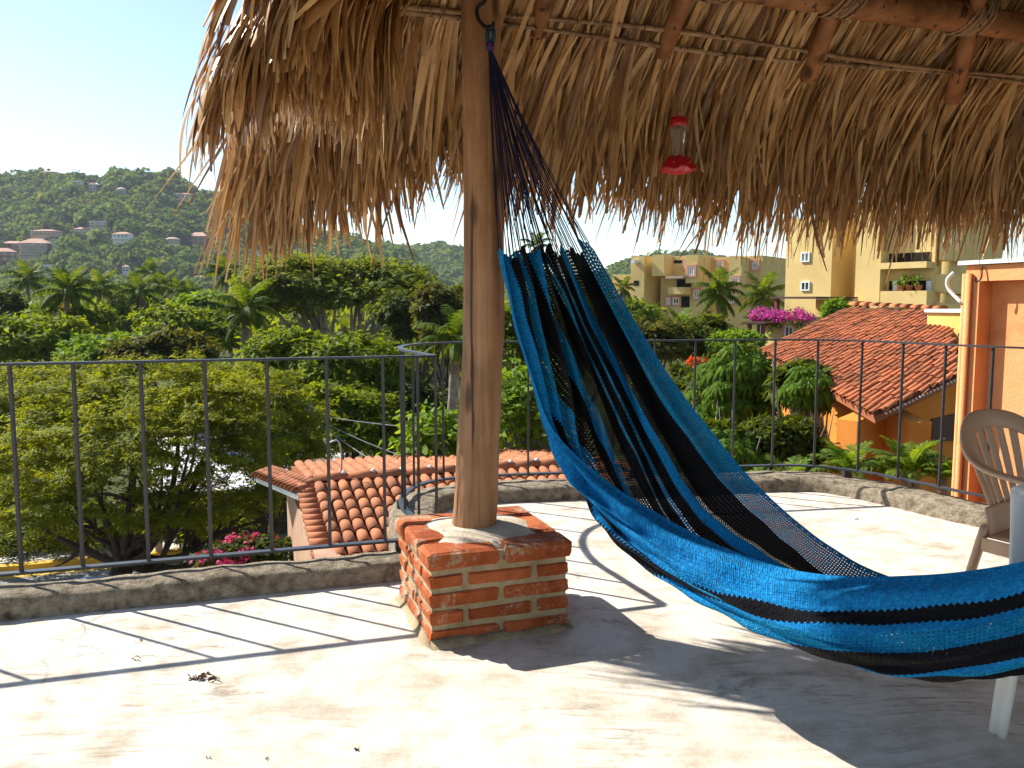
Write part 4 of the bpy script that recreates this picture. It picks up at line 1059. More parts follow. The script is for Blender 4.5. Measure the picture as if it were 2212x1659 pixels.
def palm(label, px, py, rpx, Y, seed=1, n=20, group='coconut palms', dead=2, lean=.4, thick=.13, fl=1.0):
    rg = np.random.default_rng(seed)
    c = at(px, py, Y); L = rpx * Y / F_PX * 1.12 * fl
    b = np.array([c[0] + rg.uniform(-lean, lean), c[1] + rg.uniform(-lean, lean), GZ])
    t = thing('coconut_palm', label, 'palm tree', b, group)
    q = spline([b, b + (c - b) * .5 + np.array([(b - c)[0] * .25, 0, 0]), c], 8)
    MB().tube(q, [thick * (1.25 - .4 * i / len(q)) * (1 + .06 * (i % 2)) for i in range(len(q))], 8).obj('trunk', 'palm_bark', t, True)
    for k in range(n):
        f = (k + rg.uniform(-.3, .3)) / n
        nm = 'up' if f < .18 else 'rise' if f < .42 else 'mid' if f < .66 else 'low' if f < .86 else 'hang'
        az = k * 2.4 + rg.uniform(-.25, .25)
        M = Matrix.Translation(Vector(c - b + [0, 0, .05 * (1 - f)])) @ Matrix.Rotation(az, 4, 'Z') @ Matrix.Rotation(rg.uniform(-.25, .25), 4, 'X') @ Matrix.Scale(L * rg.uniform(.85, 1.1), 4)
        link('palm_frond', FR[nm][k % 2], t, M)
    for k in range(dead):
        M = Matrix.Translation(Vector(c - b + [0, 0, -.1])) @ Matrix.Rotation(rg.uniform(0, 6.28), 4, 'Z') @ Matrix.Scale(L * .75, 4)
        link('dead_frond', DEADF, t, M)
    return t
def areca(label, px, py, rpx, Y, seed=1, n=18, zb=None, name='areca_palm', group='areca palms by the far kerb'):
    """clump of arching fronds growing from one base"""
    rg = np.random.default_rng(seed); c = at(px, py, Y); L = rpx * Y / F_PX * 1.1
    b = np.array([c[0], c[1], GZ if zb is None else zb])
    t = thing(name, label, 'palm plant', b, group); m = MB()
    for k in range(n):
        f = (k + .5) / n; nm = 'aup' if f < .3 else 'arise' if f < .7 else 'amid'
        az = k * 2.4 + rg.uniform(-.3, .3)
        o = np.array([math.cos(az), math.sin(az), 0]) * L * .18 * f
        M = Matrix.Translation(Vector(c - b + o + [0, 0, -L * .35])) @ Matrix.Rotation(az, 4, 'Z') @ Matrix.Scale(L * rg.uniform(.8, 1.15), 4)
        link('palm_frond', FR[nm][k % 2], t, M)
        if k % 3 == 0: m.tube([b + o * .4, c + o + [0, 0, -L * .33]], .02 + .01 * rg.random(), 5)
    m.obj('stem', 'palm_bark', t, True)
    return t

# ------------------------------------------------------------------ ground, street and hills
G = MB(); nG = 48
G.add([np.array([0, 0, GZ - 0.06])] + [np.array([1500 * math.cos(2 * math.pi * k / nG), 1500 * math.sin(2 * math.pi * k / nG), GZ - 0.06]) for k in range(nG)], [(0, 1 + k, 1 + (k + 1) % nG) for k in range(nG)])
G.obj('ground', 'garden_soil', None, False, 'structure')
def lane(name, y0, y1, z, m, h=0.0, x0=-60, x1=30):
    """strip along the house axis between distances y0 and y1 measured across the street"""
    o = np.array([0, 0, 0.0]); p = lambda s, d, zz: UX * s + VX * d + Z3 * zz
    b = MB(); b.obox(p(x0, y0, z - .3), UX * (x1 - x0), VX * (y1 - y0), Z3 * .3)
    return b.obj(name, m, None, False, 'structure')
def vdist(px, py, z): return float(onz(px, py, z) @ VX)
dk = vdist(0, 1240, GZ); dk0 = vdist(0, 1228, GZ + .15); 
lane('street', dk - 9.0, dk, GZ, 'asphalt')
lane('gutter', dk - .42, dk - .02, GZ + .008, 'yellow_paint')
lane('kerb', dk, dk + .25, GZ + .16, 'yellow_paint')
dp = vdist(0, 1196, GZ + .15)
lane('pavement', dk + .25, dp, GZ + .15, 'pavement')
rg = np.random.default_rng(31)
nb = 5200
P = UX * rg.uniform(-26, 6, nb)[:, None] + VX * (dp + rg.uniform(0, 2.4, nb))[:, None] + Z3 * (GZ + .1)
A = nrm(rg.normal(size=(nb, 3)) * .35 + [0, 0, 1]); V, F = leaf_quads(P, A, rand_unit(rg, nb), rg.uniform(.1, .3, nb), np.full(nb, .04))
g_ = mk('grass', V, F, 'grass_blade', None, kind='stuff')
lane('verge', dp, dp + 2.4, GZ + .12, 'garden_soil')
wl = MB().obox(UX * -30 + VX * (dp + 2.5) + Z3 * (GZ - .2), UX * 34, VX * .3, Z3 * .85)
tag(wl.obj('garden_wall', 'dark_stone_wall'), 'low dark stone wall behind the grass strip across the street', 'wall')

HILLS = []
def hill(name, sil, Yr, Yf, amp, seed, nc, csize, kind='left', zfoot=GZ, clear=()):
    """hillside rising from the plain at distance Yf to the ridge seen along the silhouette sil at distance Yr"""
    xs = np.array([p[0] for p in sil], float); ys = np.array([p[1] for p in sil], float)
    rg = np.random.default_rng(seed)
    tmin, tmax = (xs[0] - 1106) / F_PX, (xs[-1] - 1106) / F_PX
    nt_, ns_ = 110, 46
    ph = rg.uniform(0, 6.28, 8)
    def height(t, s):
        """t view direction in plan, s 0..1.35 from foot to behind the ridge"""
        x = t * F_PX + 1106
        y = np.interp(x, xs, ys)
        zr = np.array([at(a, b, Yr)[2] for a, b in zip(x, y)])
        k = np.clip(s, 0, 1); prof = k ** 0.85 * (0.35 + 0.65 * k) ; back = np.clip(s - 1, 0, 1)
        n = amp * (np.sin(t * 31 + s * 5 + ph[0]) * np.sin(s * 7.3 + t * 11 + ph[1]) + .5 * np.sin(t * 77 + ph[2] + s * 13)) * np.sin(math.pi * np.clip(s, 0, 1))
        return zfoot - 2 + (zr - csize * .55 - zfoot + 2) * prof - back * 60 + n
    T, Sg = np.meshgrid(np.linspace(tmin, tmax, nt_), np.linspace(-0.05, 1.4, ns_), indexing='ij')
    Y = Yf + (Yr - Yf) * Sg; Z = height(T.ravel(), Sg.ravel()).reshape(T.shape)
    V = np.stack([T * Y, Y, Z], -1).reshape(-1, 3)
    F = np.array([(i * ns_ + k, (i + 1) * ns_ + k, (i + 1) * ns_ + k + 1, i * ns_ + k + 1) for i in range(nt_ - 1) for k in range(ns_ - 1)])
    structure(name, V, F, 'hill_soil', True)
    def place(t, s):
        t, s = np.asarray(t, float), np.asarray(s, float); Y = Yf + (Yr - Yf) * s
        return np.stack([t * Y, Y, height(t, s)], -1)
    # crowns of the wood: each a dome of leaf clumps
    t = rg.uniform(tmin, tmax, nc); s = np.sqrt(rg.uniform(0.0, 1.12, nc)) if kind != 'flat' else rg.uniform(0, 1.1, nc)
    C = place(t, s)
    dd = C - [0, 0, EYE]; dep = dd[:, 1] * _c - dd[:, 2] * _s
    cx, cyy = 1106 + F_PX * dd[:, 0] / dep, 829.5 - F_PX * (dd[:, 1] * _s + dd[:, 2] * _c) / dep
    keep = np.ones(nc, bool)
    for (hx, hy, hw_, hh_) in clear: keep &= ~((np.abs(cx - hx) < hw_ / 2 + 9) & (cyy > hy - hh_ * .8) & (cyy < hy + 17))
    C = C[keep]; nc = len(C)
    r = csize * rg.uniform(.35, 1.0, nc) ** 1.0 * (1 + .5 * (rg.random(nc) > .9))
    per = 60
    d = rand_unit(rg, nc * per); d[:, 2] = np.abs(d[:, 2]) * 1.1 - .25
    rr = np.repeat(r, per) * (.78 + .3 * rg.random(nc * per))
    P = np.repeat(C, per, 0) + d * rr[:, None] * np.array([1, 1, .8]) + np.array([0, 0, .25]) * rr[:, None]
    N_ = nrm(d * .8 + np.array([0, 0, .5]) + rg.normal(size=d.shape) * .5); A = nrm(np.cross(N_, rand_unit(rg, len(d))))
    V, F = leaf_quads(P - A * (rr * .22)[:, None], A, N_, rr * .50, rr * .42, .2)
    mk('hillside_wood', V, F, 'leaf_hill', None, kind='stuff')
    return place
HH = [('villa', 'white three storey villa alone high on the green hill', 'house', 186, 414, 24, 22, 'white_wall', 'white_wall', 3, 3, False),
      ('house', 'small beige house with tiled roof right of the white hill villa', 'house', 221, 412, 17, 17, 'tan_wall', 'tile', 2, 2, False),
      ('pavilion', 'open pavilion with pointed dark roof on the hill crest', 'pavilion', 129, 373, 36, 13, 'tan_wall', 'tile', 1, 4, False),
      ('pavilion', 'thatched hut with conical roof in the hill wood', 'hut', 279, 422, 21, 20, 'tan_wall', 'palapa', 1, 2, False),
      ('house', 'long low tan house with terrace high on the hill at right', 'house', 407, 431, 52, 15, 'tan_wall', 'tile', 1, 6, False),
      ('house', 'pinkish house standing on the hill crest', 'house', 350, 372, 34, 11, 'tan_wall', 'tile', 1, 4, False),
      ('house', 'small tiled house at the right end of the crest', 'house', 399, 389, 24, 9, 'tan_wall', 'tile', 1, 3, False),
      ('house', 'long terraced house with flat roof left of mid hill', 'house', 112, 510, 56, 16, 'tan_wall', 'tile', 2, 6, True),
      ('house', 'tan house with two tiled roofs in the middle of the slope', 'house', 200, 508, 42, 19, 'tan_wall', 'tile', 2, 4, True),
      ('house', 'pale flat roofed block above the tan terraced house', 'house', 230, 505, 38, 25, 'tan_wall', 'white_wall', 3, 3, True),
      ('house', 'low pale house with white terrace right of the slope houses', 'house', 276, 518, 38, 18, 'white_wall', 'tile', 1, 4, True),
      ('apartment_block', 'beige four storey apartment block with tiled roof at the hill foot', 'apartment block', 90, 553, 62, 40, 'tan_wall', 'tile', 4, 4, True),
      ('house', 'red tiled house at the left edge of the hill', 'house', 20, 565, 64, 32, 'red_brown_wall', 'tile', 2, 4, True),
      ('house', 'red brown house behind the beige apartment block', 'house', 44, 541, 48, 22, 'red_brown_wall', 'tile', 2, 4, False),
      ('apartment_block', 'square brown tower with tiled roof on the right of the slope', 'tower house', 437, 533, 44, 34, 'red_brown_wall', 'tile', 4, 4, False),
      ('pavilion', 'grey thatched hut left of the brown tower', 'hut', 386, 528, 30, 18, 'tan_wall', 'palapa', 1, 3, False),
      ('house', 'white house low among palms at the left hill foot', 'house', 118, 594, 34, 20, 'white_wall', 'white_wall', 2, 3, False),
      ('house', 'wide white house low among palms at the hill foot', 'house', 248, 590, 32, 14, 'white_wall', 'white_wall', 1, 4, False),
      ('house', 'narrow white house with gable at the hill foot', 'house', 284, 588, 16, 16, 'white_wall', 'tile', 2, 2, False),
      ('house', 'small house with orange tiled roof at the right hill foot', 'house', 441, 606, 26, 12, 'tan_wall', 'tile', 1, 2, False)]
LEFT_SIL = [(-260, 330), (-120, 345), (0, 372), (47, 390), (75, 376), (112, 371), (156, 369), (195, 378), (234, 384), (260, 375), (333, 368), (378, 378), (404, 386), (430, 402), (482, 418), (508, 430), (560, 450), (645, 487), (731, 510), (783, 523), (861, 545), (930, 580)]
MID_SIL = [(640, 560), (731, 520), (783, 526), (861, 534), (914, 528), (966, 532), (1005, 541), (1060, 556), (1130, 575), (1200, 600)]
RIGHT_SIL = [(1230, 612), (1310, 582), (1332, 570), (1358, 563), (1384, 560), (1450, 548), (1520, 548), (1580, 560), (1642, 597), (1678, 610), (1720, 628), (1800, 640)]
place_l = hill('hill', LEFT_SIL, 560, 330, 7, 3, 5600, 6.0, clear=[(h[3], h[4], h[5], h[6]) for h in HH] + [(575, 560, 22, 16)])
place_m = hill('hill', MID_SIL, 820, 520, 6, 4, 3000, 7.5, clear=[(838, 604, 46, 22), (868, 600, 40, 36)])
place_r = hill('hill', RIGHT_SIL, 640, 430, 4, 5, 1500, 6.5)

# ------------------------------------------------------------------ houses on the hillside
def ground_on(px, py, place, smax=1.0):
    """the spot of a hillside that is seen at a pixel"""
    best, bs = 1e9, .5; t = (px - 1106) / F_PX
    for s in np.linspace(0.02, smax, 120):
        p = place([t], [s])[0]; d = p - [0, 0, EYE]
        y = 829.5 - F_PX * (d[1] * _s + d[2] * _c) / (d[1] * _c - d[2] * _s)
        if abs(y - py) < best: best, bs = abs(y - py), s
    return place([t], [bs])[0]
def hill_house(name, label, cat, px, py, w, h, place, wall, roof='tile', floors=2, wins=3, rz=0.25, rise=.22, terr=False, seed=1, roofmat='hill_roof', smax=1.0, group='houses on the green hillside'):
    """house whose foot centre is seen at px,py; w,h in pixels"""
    b = ground_on(px, py, place, smax); k = b[1] / F_PX; Wd, H = w * k * .88, h * k * .9; D = Wd * .7
    b = b + [0, -3.0, 0]
    t = thing(name, label, cat, b, group)
    e = np.array([math.cos(rz), math.sin(rz), 0]); f = np.array([-e[1], e[0], 0])
    o = b - e * Wd / 2 - Z3 * 4
    hw = H * (1 - (rise if roof in ('tile', 'palapa') else 0))
    MB().obox(o, e * Wd, f * D, Z3 * (hw + 4)).obj('wall', wall, t)
    if roof == 'tile':
        ov = Wd * .06; z = hw
        c4 = [b - e * (Wd / 2 + ov) - f * ov + Z3 * z, b + e * (Wd / 2 + ov) - f * ov + Z3 * z, b + e * (Wd / 2 + ov) + f * (D + ov) + Z3 * z, b - e * (Wd / 2 + ov) + f * (D + ov) + Z3 * z]
        r2 = [b - e * Wd * .22 + f * D * .5 + Z3 * H, b + e * Wd * .22 + f * D * .5 + Z3 * H]
        m = MB().add(c4 + r2, [(0, 1, 5, 4), (1, 2, 5), (2, 3, 4, 5), (3, 0, 4), (3, 2, 1, 0)]); m.obj('roof', roofmat, t)
    elif roof == 'palapa':
        m = MB().lathe([(Wd * .62, hw - .2), (Wd * .60, hw + .1), (Wd * .3, H * .93), (.1, H)], b + f * D * .5 - Z3 * 0, 14); m.obj('roof', 'tan_wall', t)
    else:
        MB().obox(b - e * (Wd / 2 + .3) - f * .3 + Z3 * (hw + .002), e * (Wd + .6), f * (D + .6), Z3 * .35).obj('roof', roof, t)
    fh = hw / floors
    for j in range(floors):
        if terr:
            MB().obox(b - e * (Wd / 2 + .2) - f * 1.4 + Z3 * (j * fh - .1), e * (Wd + .4), f * 1.38, Z3 * fh * .22).obj('balcony', wall, t)
        for i in range(wins):
            x = (i + .5) / wins - .5; ww = Wd / wins * .6
            fr = MB().obox(b + e * (x * Wd - ww / 2) - f * .06 + Z3 * (j * fh + fh * .30), e * ww, f * .05, Z3 * fh * .52).obj('window', 'window_glass', t)
            MB().obox(b + e * (x * Wd - ww * .56) - f * .16 + Z3 * (j * fh + fh * .24), e * ww * 1.12, f * .12, Z3 * fh * .06).obj('sill', wall, fr)
    return t
for k, (nm, lb, ct, px, py, w_, h_, wl_, rf, fl, wn, tr_) in enumerate(HH):
    hill_house(nm, lb, ct, px, py, w_, h_, place_l, wl_, rf, fl, wn, 0.2 + .25 * math.sin(k * 1.7), .3, tr_, k)
t_ = hill_house('hotel', 'white stepped hotel with many windows on the far middle hill', 'hotel', 838, 604, 46, 22, place_m, 'white_wall', 'clay_tile', 3, 7, .2, .2, True)
hill_house('hotel', 'upper pale hotel wing with tiled roof on the far middle hill', 'hotel', 868, 600, 40, 36, place_m, 'tan_wall', 'tile', 4, 5, .1, .25, True)
hill_house('house', 'white house hidden in the trees at the right end of the left hill', 'house', 575, 560, 22, 16, place_l, 'white_wall', 'white_wall', 2, 3, .2, .2, False)

# ------------------------------------------------------------------ barrel-tiled roofs
def barrel(L=0.36, r0=0.070, r1=0.058, th=0.012, n=7):
    """one barrel tile: runs along +y (downhill end wide), arched along +z"""
    V = []
    for y, r in ((0.0, r1), (L, r0)):
        for rr in (r, r - th):
            for k in range(n):
                a = math.pi * k / (n - 1)
                V.append((rr * math.cos(a), y, rr * math.sin(a) * .82))
    F = []
    for k in range(n - 1):
        F.append((k, k + 1, 2 * n + k + 1, 2 * n + k)); F.append((n + k + 1, n + k, 3 * n + k, 3 * n + k + 1))
        F.append((2 * n + k, 2 * n + k + 1, 3 * n + k + 1, 3 * n + k)); F.append((k + 1, k, n + k, n + k + 1))
    return V, F
def tile_me(m, **k):
    V, F = barrel(**k); return mesh_data('roof_tile', V, F, m, True)
rt = random.Random(17)
def bake(V, M): return [np.array(M @ Vector(v)) for v in V]

R0 = at(681, 1042, 10.5)
sn = nrm(-VX - Z3 * math.tan(R(9.5))); nn_near = nrm(np.cross(UX, -sn)); nn_near = nn_near if nn_near[2] > 0 else -nn_near
sf = nrm(VX - Z3 * math.tan(R(5.0))); nn_far = nrm(np.cross(UX, sf)); nn_far = nn_far if nn_far[2] > 0 else -nn_far
gate = thing('gatehouse', 'low gatehouse with orange barrel tile roof and rough pink wall just below the terrace', 'gatehouse', np.array([R0[0], R0[1], GZ]))
go = np.array([R0[0], R0[1], GZ])
TILE = tile_me('clay_tile'); CAP = mesh_data('ridge_tile', *barrel(L=0.42, r0=0.10, r1=0.088), 'clay_tile', True)
pitch, NCOL = 0.152, 27
deck = MB(); a_ = R0 - UX * .12; 
deck.prism([a_ - nn_near * .03, a_ + sn * 3.3 - nn_near * .03, a_ + sn * 3.3 + UX * 4.6 - nn_near * .03, a_ + UX * 4.6 - nn_near * .03], -nn_near * .06)
deck.prism([a_ - nn_far * .03, a_ + UX * 4.6 - nn_far * .03, a_ + UX * 4.6 + sf * 2.5 - nn_far * .03, a_ + sf * 2.5 - nn_far * .03], -nn_far * .06)
deck.obj('roof_deck', 'old_clay_tile', gate)
tilt = lambda s, n, k: (nrm(s + n * k), nrm(n - s * k))
cnt = 0; far_V, far_F = [], []
for i in range(NCOL):
    for j in range(10):
        s_, n2 = tilt(sn, nn_near, .035)
        o = R0 + UX * (i * pitch + .03 + rt.uniform(-.006, .006)) + sn * (.10 + .295 * j + rt.uniform(-.01, .01)) + nn_near * .012
        xa = nrm(np.cross(s_, n2)) + s_ * rt.uniform(-.03, .03)
        link('roof_tile', TILE, gate, frame(o - go, nrm(xa), s_, n2)); cnt += 1
    for j in range(7):
        s_, n2 = tilt(sf, nn_far, .035)
        o = R0 + UX * (i * pitch - .02 + rt.uniform(-.005, .005)) + sf * (.12 + .30 * j) + nn_far * .012
        Vb = bake(barrel()[0], frame(o, nrm(np.cross(s_, n2)), s_, n2)); k0 = len(far_V)
        far_V += Vb; far_F += [tuple(q + k0 for q in f) for f in barrel()[1]]
mk('far_slope_tiles', far_V, far_F, 'clay_tile', gate, True, kind='stuff')
for i in range(11):
    o = R0 + UX * (i * .38 - .03) + Z3 * .035
    link('ridge_tile', CAP, gate, frame(o - go, nrm(-VX), UX, Z3))
    MB().lathe([(0.0, 0), (.035, 0), (.03, .02), (.015, .035), (0, .04)], o + UX * .39 + Z3 * .065 - VX * .03, 8).obj('mortar_dab', 'white_wall', gate, True)
for j in range(16):                              # tiles laid across along the left verge
    o = R0 + sn * (.12 + .165 * j) - UX * (.01 + rt.uniform(0, .015)) - nn_near * .01
    link('verge_tile', TILE, gate, frame(o - go, sn, -UX, nn_near, (1.0, 0.66, 1.0)))
# left hip: a small slope running out to a scalloped edge
P4, P3_, P2 = R0 + (at(645, 1063, 10.05) - R0), at(550, 1024, 11.6), at(585, 1012, 12.6)
hn = nrm(np.cross(P2 - R0, P4 - R0)); hn = hn if hn[2] > 0 else -hn
MB().prism([R0 - hn * .05, P2 - hn * .05, P3_ - hn * .05, P4 - hn * .05] if np.dot(np.cross(P2 - R0, P3_ - R0), hn) > 0 else [P4 - hn * .05, P3_ - hn * .05, P2 - hn * .05, R0 - hn * .05], -hn * .07).obj('hip_deck', 'white_wall', gate)
for i in range(13):
    f = (i + .5) / 13
    a = R0 + (P2 - R0) * f; b = P4 + (P3_ - P4) * f; d = b - a; L_ = np.linalg.norm(d); dn = d / L_
    nrow = max(1, int(round(L_ / .3)))
    for j in range(nrow):
        link('roof_tile', TILE, gate, frame(a + d * (j / nrow) + hn * .01 - go, nrm(np.cross(dn, hn)), dn, hn, (1.0, L_ / nrow / .33, 1.0)))
# rough pink wall under the verge
wo = R0 - UX * .235 + VX * 1.9
wall = MB().obox(np.array([wo[0], wo[1], GZ - .2]), UX * .25, -VX * 5.8, Z3 * (R0[2] - GZ - .10))
wall.obj('wall', 'pink_stucco', gate)
MB().obox(np.array([wo[0], wo[1], GZ - .2]) + UX * .252, UX * 4.2, -VX * .25, Z3 * (R0[2] - GZ - .1)).obj('wall', 'pink_stucco', gate)
MB().tube(spline([R0 + UX * .32 + Z3 * .05, R0 + UX * .34 + Z3 * .28, R0 + UX * .30 + Z3 * .52, at(706, 958, 10.6), at(700, 948, 10.6)], 5), .012, 6).obj('cable', 'grey_metal', gate, True)

# ------------------------------------------------------------------ the big tiled house at the right
A_, C_, D_ = at(1838, 663, 15.0), at(1890, 897, 8.6), at(1646, 756, 12.4)
pn = nrm(np.cross(D_ - A_, C_ - A_)); pn = pn if pn[2] > 0 else -pn
B_ = onplane(2082, 806, A_, pn); E_ = onplane(2040, 674, A_, pn)
big = thing('tiled_house', 'orange walled house with large weathered barrel tile roof behind the railing', 'house', np.array([C_[0], C_[1], GZ]))
bo = np.array([C_[0], C_[1], GZ])
sd_ = nrm(D_ - A_); qd = nrm(np.cross(pn, sd_)); qd = qd if np.dot(qd, C_ - A_) > 0 else -qd
poly2 = [((p - A_) @ sd_, (p - A_) @ qd) for p in (A_, D_, C_, B_, E_)]
def span(q):
    xs = []
    for (s0, q0), (s1, q1) in zip(poly2, poly2[1:] + poly2[:1]):
        if (q0 - q) * (q1 - q) < 0: xs.append(s0 + (s1 - s0) * (q - q0) / (q1 - q0))
    return (min(xs), max(xs)) if len(xs) >= 2 else None
qmax = max(p[1] for p in poly2); npit = 40; bp = qmax / npit
tl = []
for i in range(npit):
    q = (i + .5) * bp; sp = span(q)
    if not sp: continue
    s0, s1 = sp; n = max(1, int((s1 - s0) / .36))
    so = rt.uniform(0, .34)
    for j in range(n + 1):
        s = s1 - .36 * (j + 1) + so * (j > 0) + rt.uniform(-.02, .02)
        if s < s0 - .1: continue
        s_, n2 = tilt(sd_, pn, .025)
        o = A_ + sd_ * s + qd * (q + rt.uniform(-.008, .008)) + pn * rt.uniform(.008, .018)
        tl.append((np.linalg.norm(o), frame(o, nrm(np.cross(s_, n2) + s_ * rt.uniform(-.05, .05)), s_, n2, (bp / .152, 1.18, bp / .152))))
tl.sort(key=lambda x: x[0])
BT_ME = tile_me('old_clay_tile')
Mo = Matrix.Translation(Vector(-bo))
for d_, M in tl[:300]: link('roof_tile', BT_ME, big, Mo @ M)
bv, bf = barrel(); V, F = [], []
for d_, M in tl[300:]:
    k0 = len(V); V += bake(bv, M); F += [tuple(q + k0 for q in f) for f in bf]
if V: mk('upper_tiles', V, F, 'old_clay_tile', big, True, kind='stuff')
pl = [A_, D_, C_, B_, E_]
if np.dot(np.cross(D_ - A_, C_ - A_), pn) < 0: pl = pl[::-1]
MB().prism([p - pn * .02 for p in pl], -pn * .07).obj('roof_deck', 'old_clay_tile', big)
# walls below eave and rake
def wall_under(name, p, q, m, inset, zdrop=.14):
    d = nrm((q - p) * [1, 1, 0]); n_ = np.array([d[1], -d[0], 0]); cen = (A_ + C_ + D_ + B_) / 4
    if np.dot(cen - p, n_) < 0: n_ = -n_
    a, b = p + n_ * inset - Z3 * zdrop, q + n_ * inset - Z3 * zdrop
    V = [np.array([a[0], a[1], GZ]), np.array([b[0], b[1], GZ]), b, a]; V += [v + n_ * .25 for v in V]
    F = [(0, 1, 2, 3), (7, 6, 5, 4), (0, 4, 5, 1), (1, 5, 6, 2), (2, 6, 7, 3), (3, 7, 4, 0)]
    return mk(name, V, F, m, big), a, n_, d
_, wa, wn, wd = wall_under('wall', C_ + (B_ - C_) * .03 + (D_ - C_) * .04, B_ + (B_ - C_) * .3, 'deep_orange_stucco', .16)
wall_under('wall', C_ + (B_ - C_) * .12, D_, 'deep_orange_stucco', .25)
dr = [onplane(x, y, wa, wn) - wn * .02 for x, y in ((2010, 905), (2062, 893), (2062, 952), (2010, 952))]
MB().prism(dr, wn * .03).obj('shutter', 'brown_timber', big)
for k in range(22):
    p = C_ + (B_ - C_) * (.1 + .85 * k / 21) - pn * .03
    MB().lathe([(0, -.015), (.016, -.01), (.018, .006), (0, .015)], p - wn * .01, 6).obj('mortar_dab', 'white_wall', big, True)
rc = nrm(E_ - A_)
for k in range(9):
    o = A_ + (E_ - A_) * (k / 9) + Z3 * .04
    link('ridge_tile', BT_ME, big, Mo @ frame(o, nrm(np.cross(rc, Z3)), rc, Z3, (1.25, np.linalg.norm(E_ - A_) / 9 / .34, 1.1)))

# ------------------------------------------------------------------ facades surveyed in the photograph
class Facade:
    def __init__(s, t, P0, ang):
        s.t, s.P0 = t, np.asarray(P0, float); s.n = np.array([-math.sin(ang), -math.cos(ang), 0]); s.e = np.array([math.cos(ang), -math.sin(ang), 0])
    def sz(s, x, y): p = onplane(x, y, s.P0, s.n); return (p - s.P0) @ s.e, p[2]
    def p(s, u, z, o): q = s.P0 + s.e * u + s.n * o; return np.array([q[0], q[1], z])
    def rect(s, x0, x1, yt, yb):
        xm = (x0 + x1) / 2; return s.sz(x0, (yt + yb) / 2)[0], s.sz(x1, (yt + yb) / 2)[0], s.sz(xm, yb)[1], s.sz(xm, yt)[1]
    def block(s, name, m, x0, x1, yt, yb, out=0.0, thick=4.0, zb=None, par=None):
        u0, u1, z0, z1 = s.rect(x0, x1, yt, yb if yb else 700)
        if zb is not None: z0 = zb
        return MB().obox(s.p(u0, z0, out), s.e * (u1 - u0), -s.n * thick, Z3 * (z1 - z0)).obj(name, m, par or s.t)
    def window(s, x0, x1, yt, yb, out=0.0, fm='white_frame', pane='window_glass', fw=.10, mull=True, surround=None):
        u0, u1, z0, z1 = s.rect(x0, x1, yt, yb)
        m = MB(); o = s.p
        for a0, a1, b0, b1 in ((u0, u1, z1 - fw, z1), (u0, u1, z0, z0 + fw), (u0, u0 + fw, z0 + fw, z1 - fw), (u1 - fw, u1, z0 + fw, z1 - fw)) + (((((u0 + u1) / 2 - fw * .35), ((u0 + u1) / 2 + fw * .35), z0 + fw, z1 - fw),) if mull else ()):
            m.obox(o(a0, b0, out + .06), s.e * (a1 - a0), -s.n * .12, Z3 * (b1 - b0))
        w = m.obj('window', fm, s.t)
        MB().obox(o(u0 + fw, z0 + fw, out + .02), s.e * (u1 - u0 - 2 * fw), -s.n * .06, Z3 * (z1 - z0 - 2 * fw)).obj('pane', pane, w)
        if surround:
            g = fw * 1.6; m2 = MB()
            for a0, a1, b0, b1 in ((u0 - g, u1 + g, z1 + .003, z1 + g), (u0 - g, u1 + g, z0 - g, z0 - .003), (u0 - g, u0 - .003, z0 - .003, z1 + .003), (u1 + .003, u1 + g, z0 - .003, z1 + .003)):
                m2.obox(o(a0, b0, out + .09), s.e * (a1 - a0), -s.n * .10, Z3 * (b1 - b0))
            m2.obj('surround', surround, w)
        return w
    def opening(s, x0, x1, yt, yb, out=0.0):
        u0, u1, z0, z1 = s.rect(x0, x1, yt, yb)
        return MB().obox(s.p(u0, z0, out + .015), s.e * (u1 - u0), -s.n * .05, Z3 * (z1 - z0)).obj('opening', 'painted_interior_shade', s.t)  # dark panel on the uncut wall, inside shade painted into its colour

apt = thing('apartment_building', 'ochre apartment building with balconies and a stair tower in the distance', 'apartment building', at(1500, 690, 60) * [1, 1, 0] + [0, 0, GZ])
f1 = Facade(apt, at(1384, 610, 62), R(36))
f1.block('stair_tower', 'ochre_stucco', 1384, 1413, 555.5, 700, 1.6, 6.0, GZ)
f1.block('wall', 'ochre_stucco', 1427, 1520.5, 552.5, 700, 0.0, 9, GZ)
f1.block('wall', 'ochre_stucco', 1520.8, 1632, 552, 700, -1.2, 9, GZ)
f1.block('core_wall', 'deep_orange_stucco', 1409, 1431, 575, 700, -3.5, 5, GZ)
f1.block('bay', 'ochre_stucco', 1427, 1453, 552, 597, 1.4, 1.38)
f1.block('bay', 'ochre_stucco', 1494, 1520, 552, 612, 1.0, .98)
f1.block('bay', 'ochre_stucco', 1580, 1606, 556, 640, 0.4, 1.58)
f1.block('balcony', 'ochre_stucco', 1460, 1494, 621, 636, 1.3, 1.28)
f1.block('awning', 'tan_wall', 1457, 1494, 597.5, 602.5, 1.5, 1.48)
f1.opening(1462, 1493, 603.5, 620.5); f1.opening(1469, 1490, 640, 664); f1.opening(1456, 1475, 562, 569); f1.opening(1391, 1402, 607, 618, 1.6); f1.opening(1390, 1401, 650, 656, 1.6)
for r_ in ((1479, 1491, 563.5, 580, 0), (1501, 1513, 577, 595, 1.0), (1499, 1511, 626, 645, 0), (1440, 1449, 643, 658, 0), (1454, 1468, 643, 658, 0), (1535, 1547, 563.5, 580, -1.2), (1566, 1576, 564, 579, -1.2), (1535, 1547, 603, 621, -1.2), (1560, 1572, 640, 655, -1.2), (1612, 1624, 565, 580, -1.2), (1588, 1600, 600, 615, .4)):
    f1.window(*r_[:4], r_[4], 'white_frame', 'pale_glass' if r_[0] % 2 else 'window_glass', .09, True, 'pink_frame')
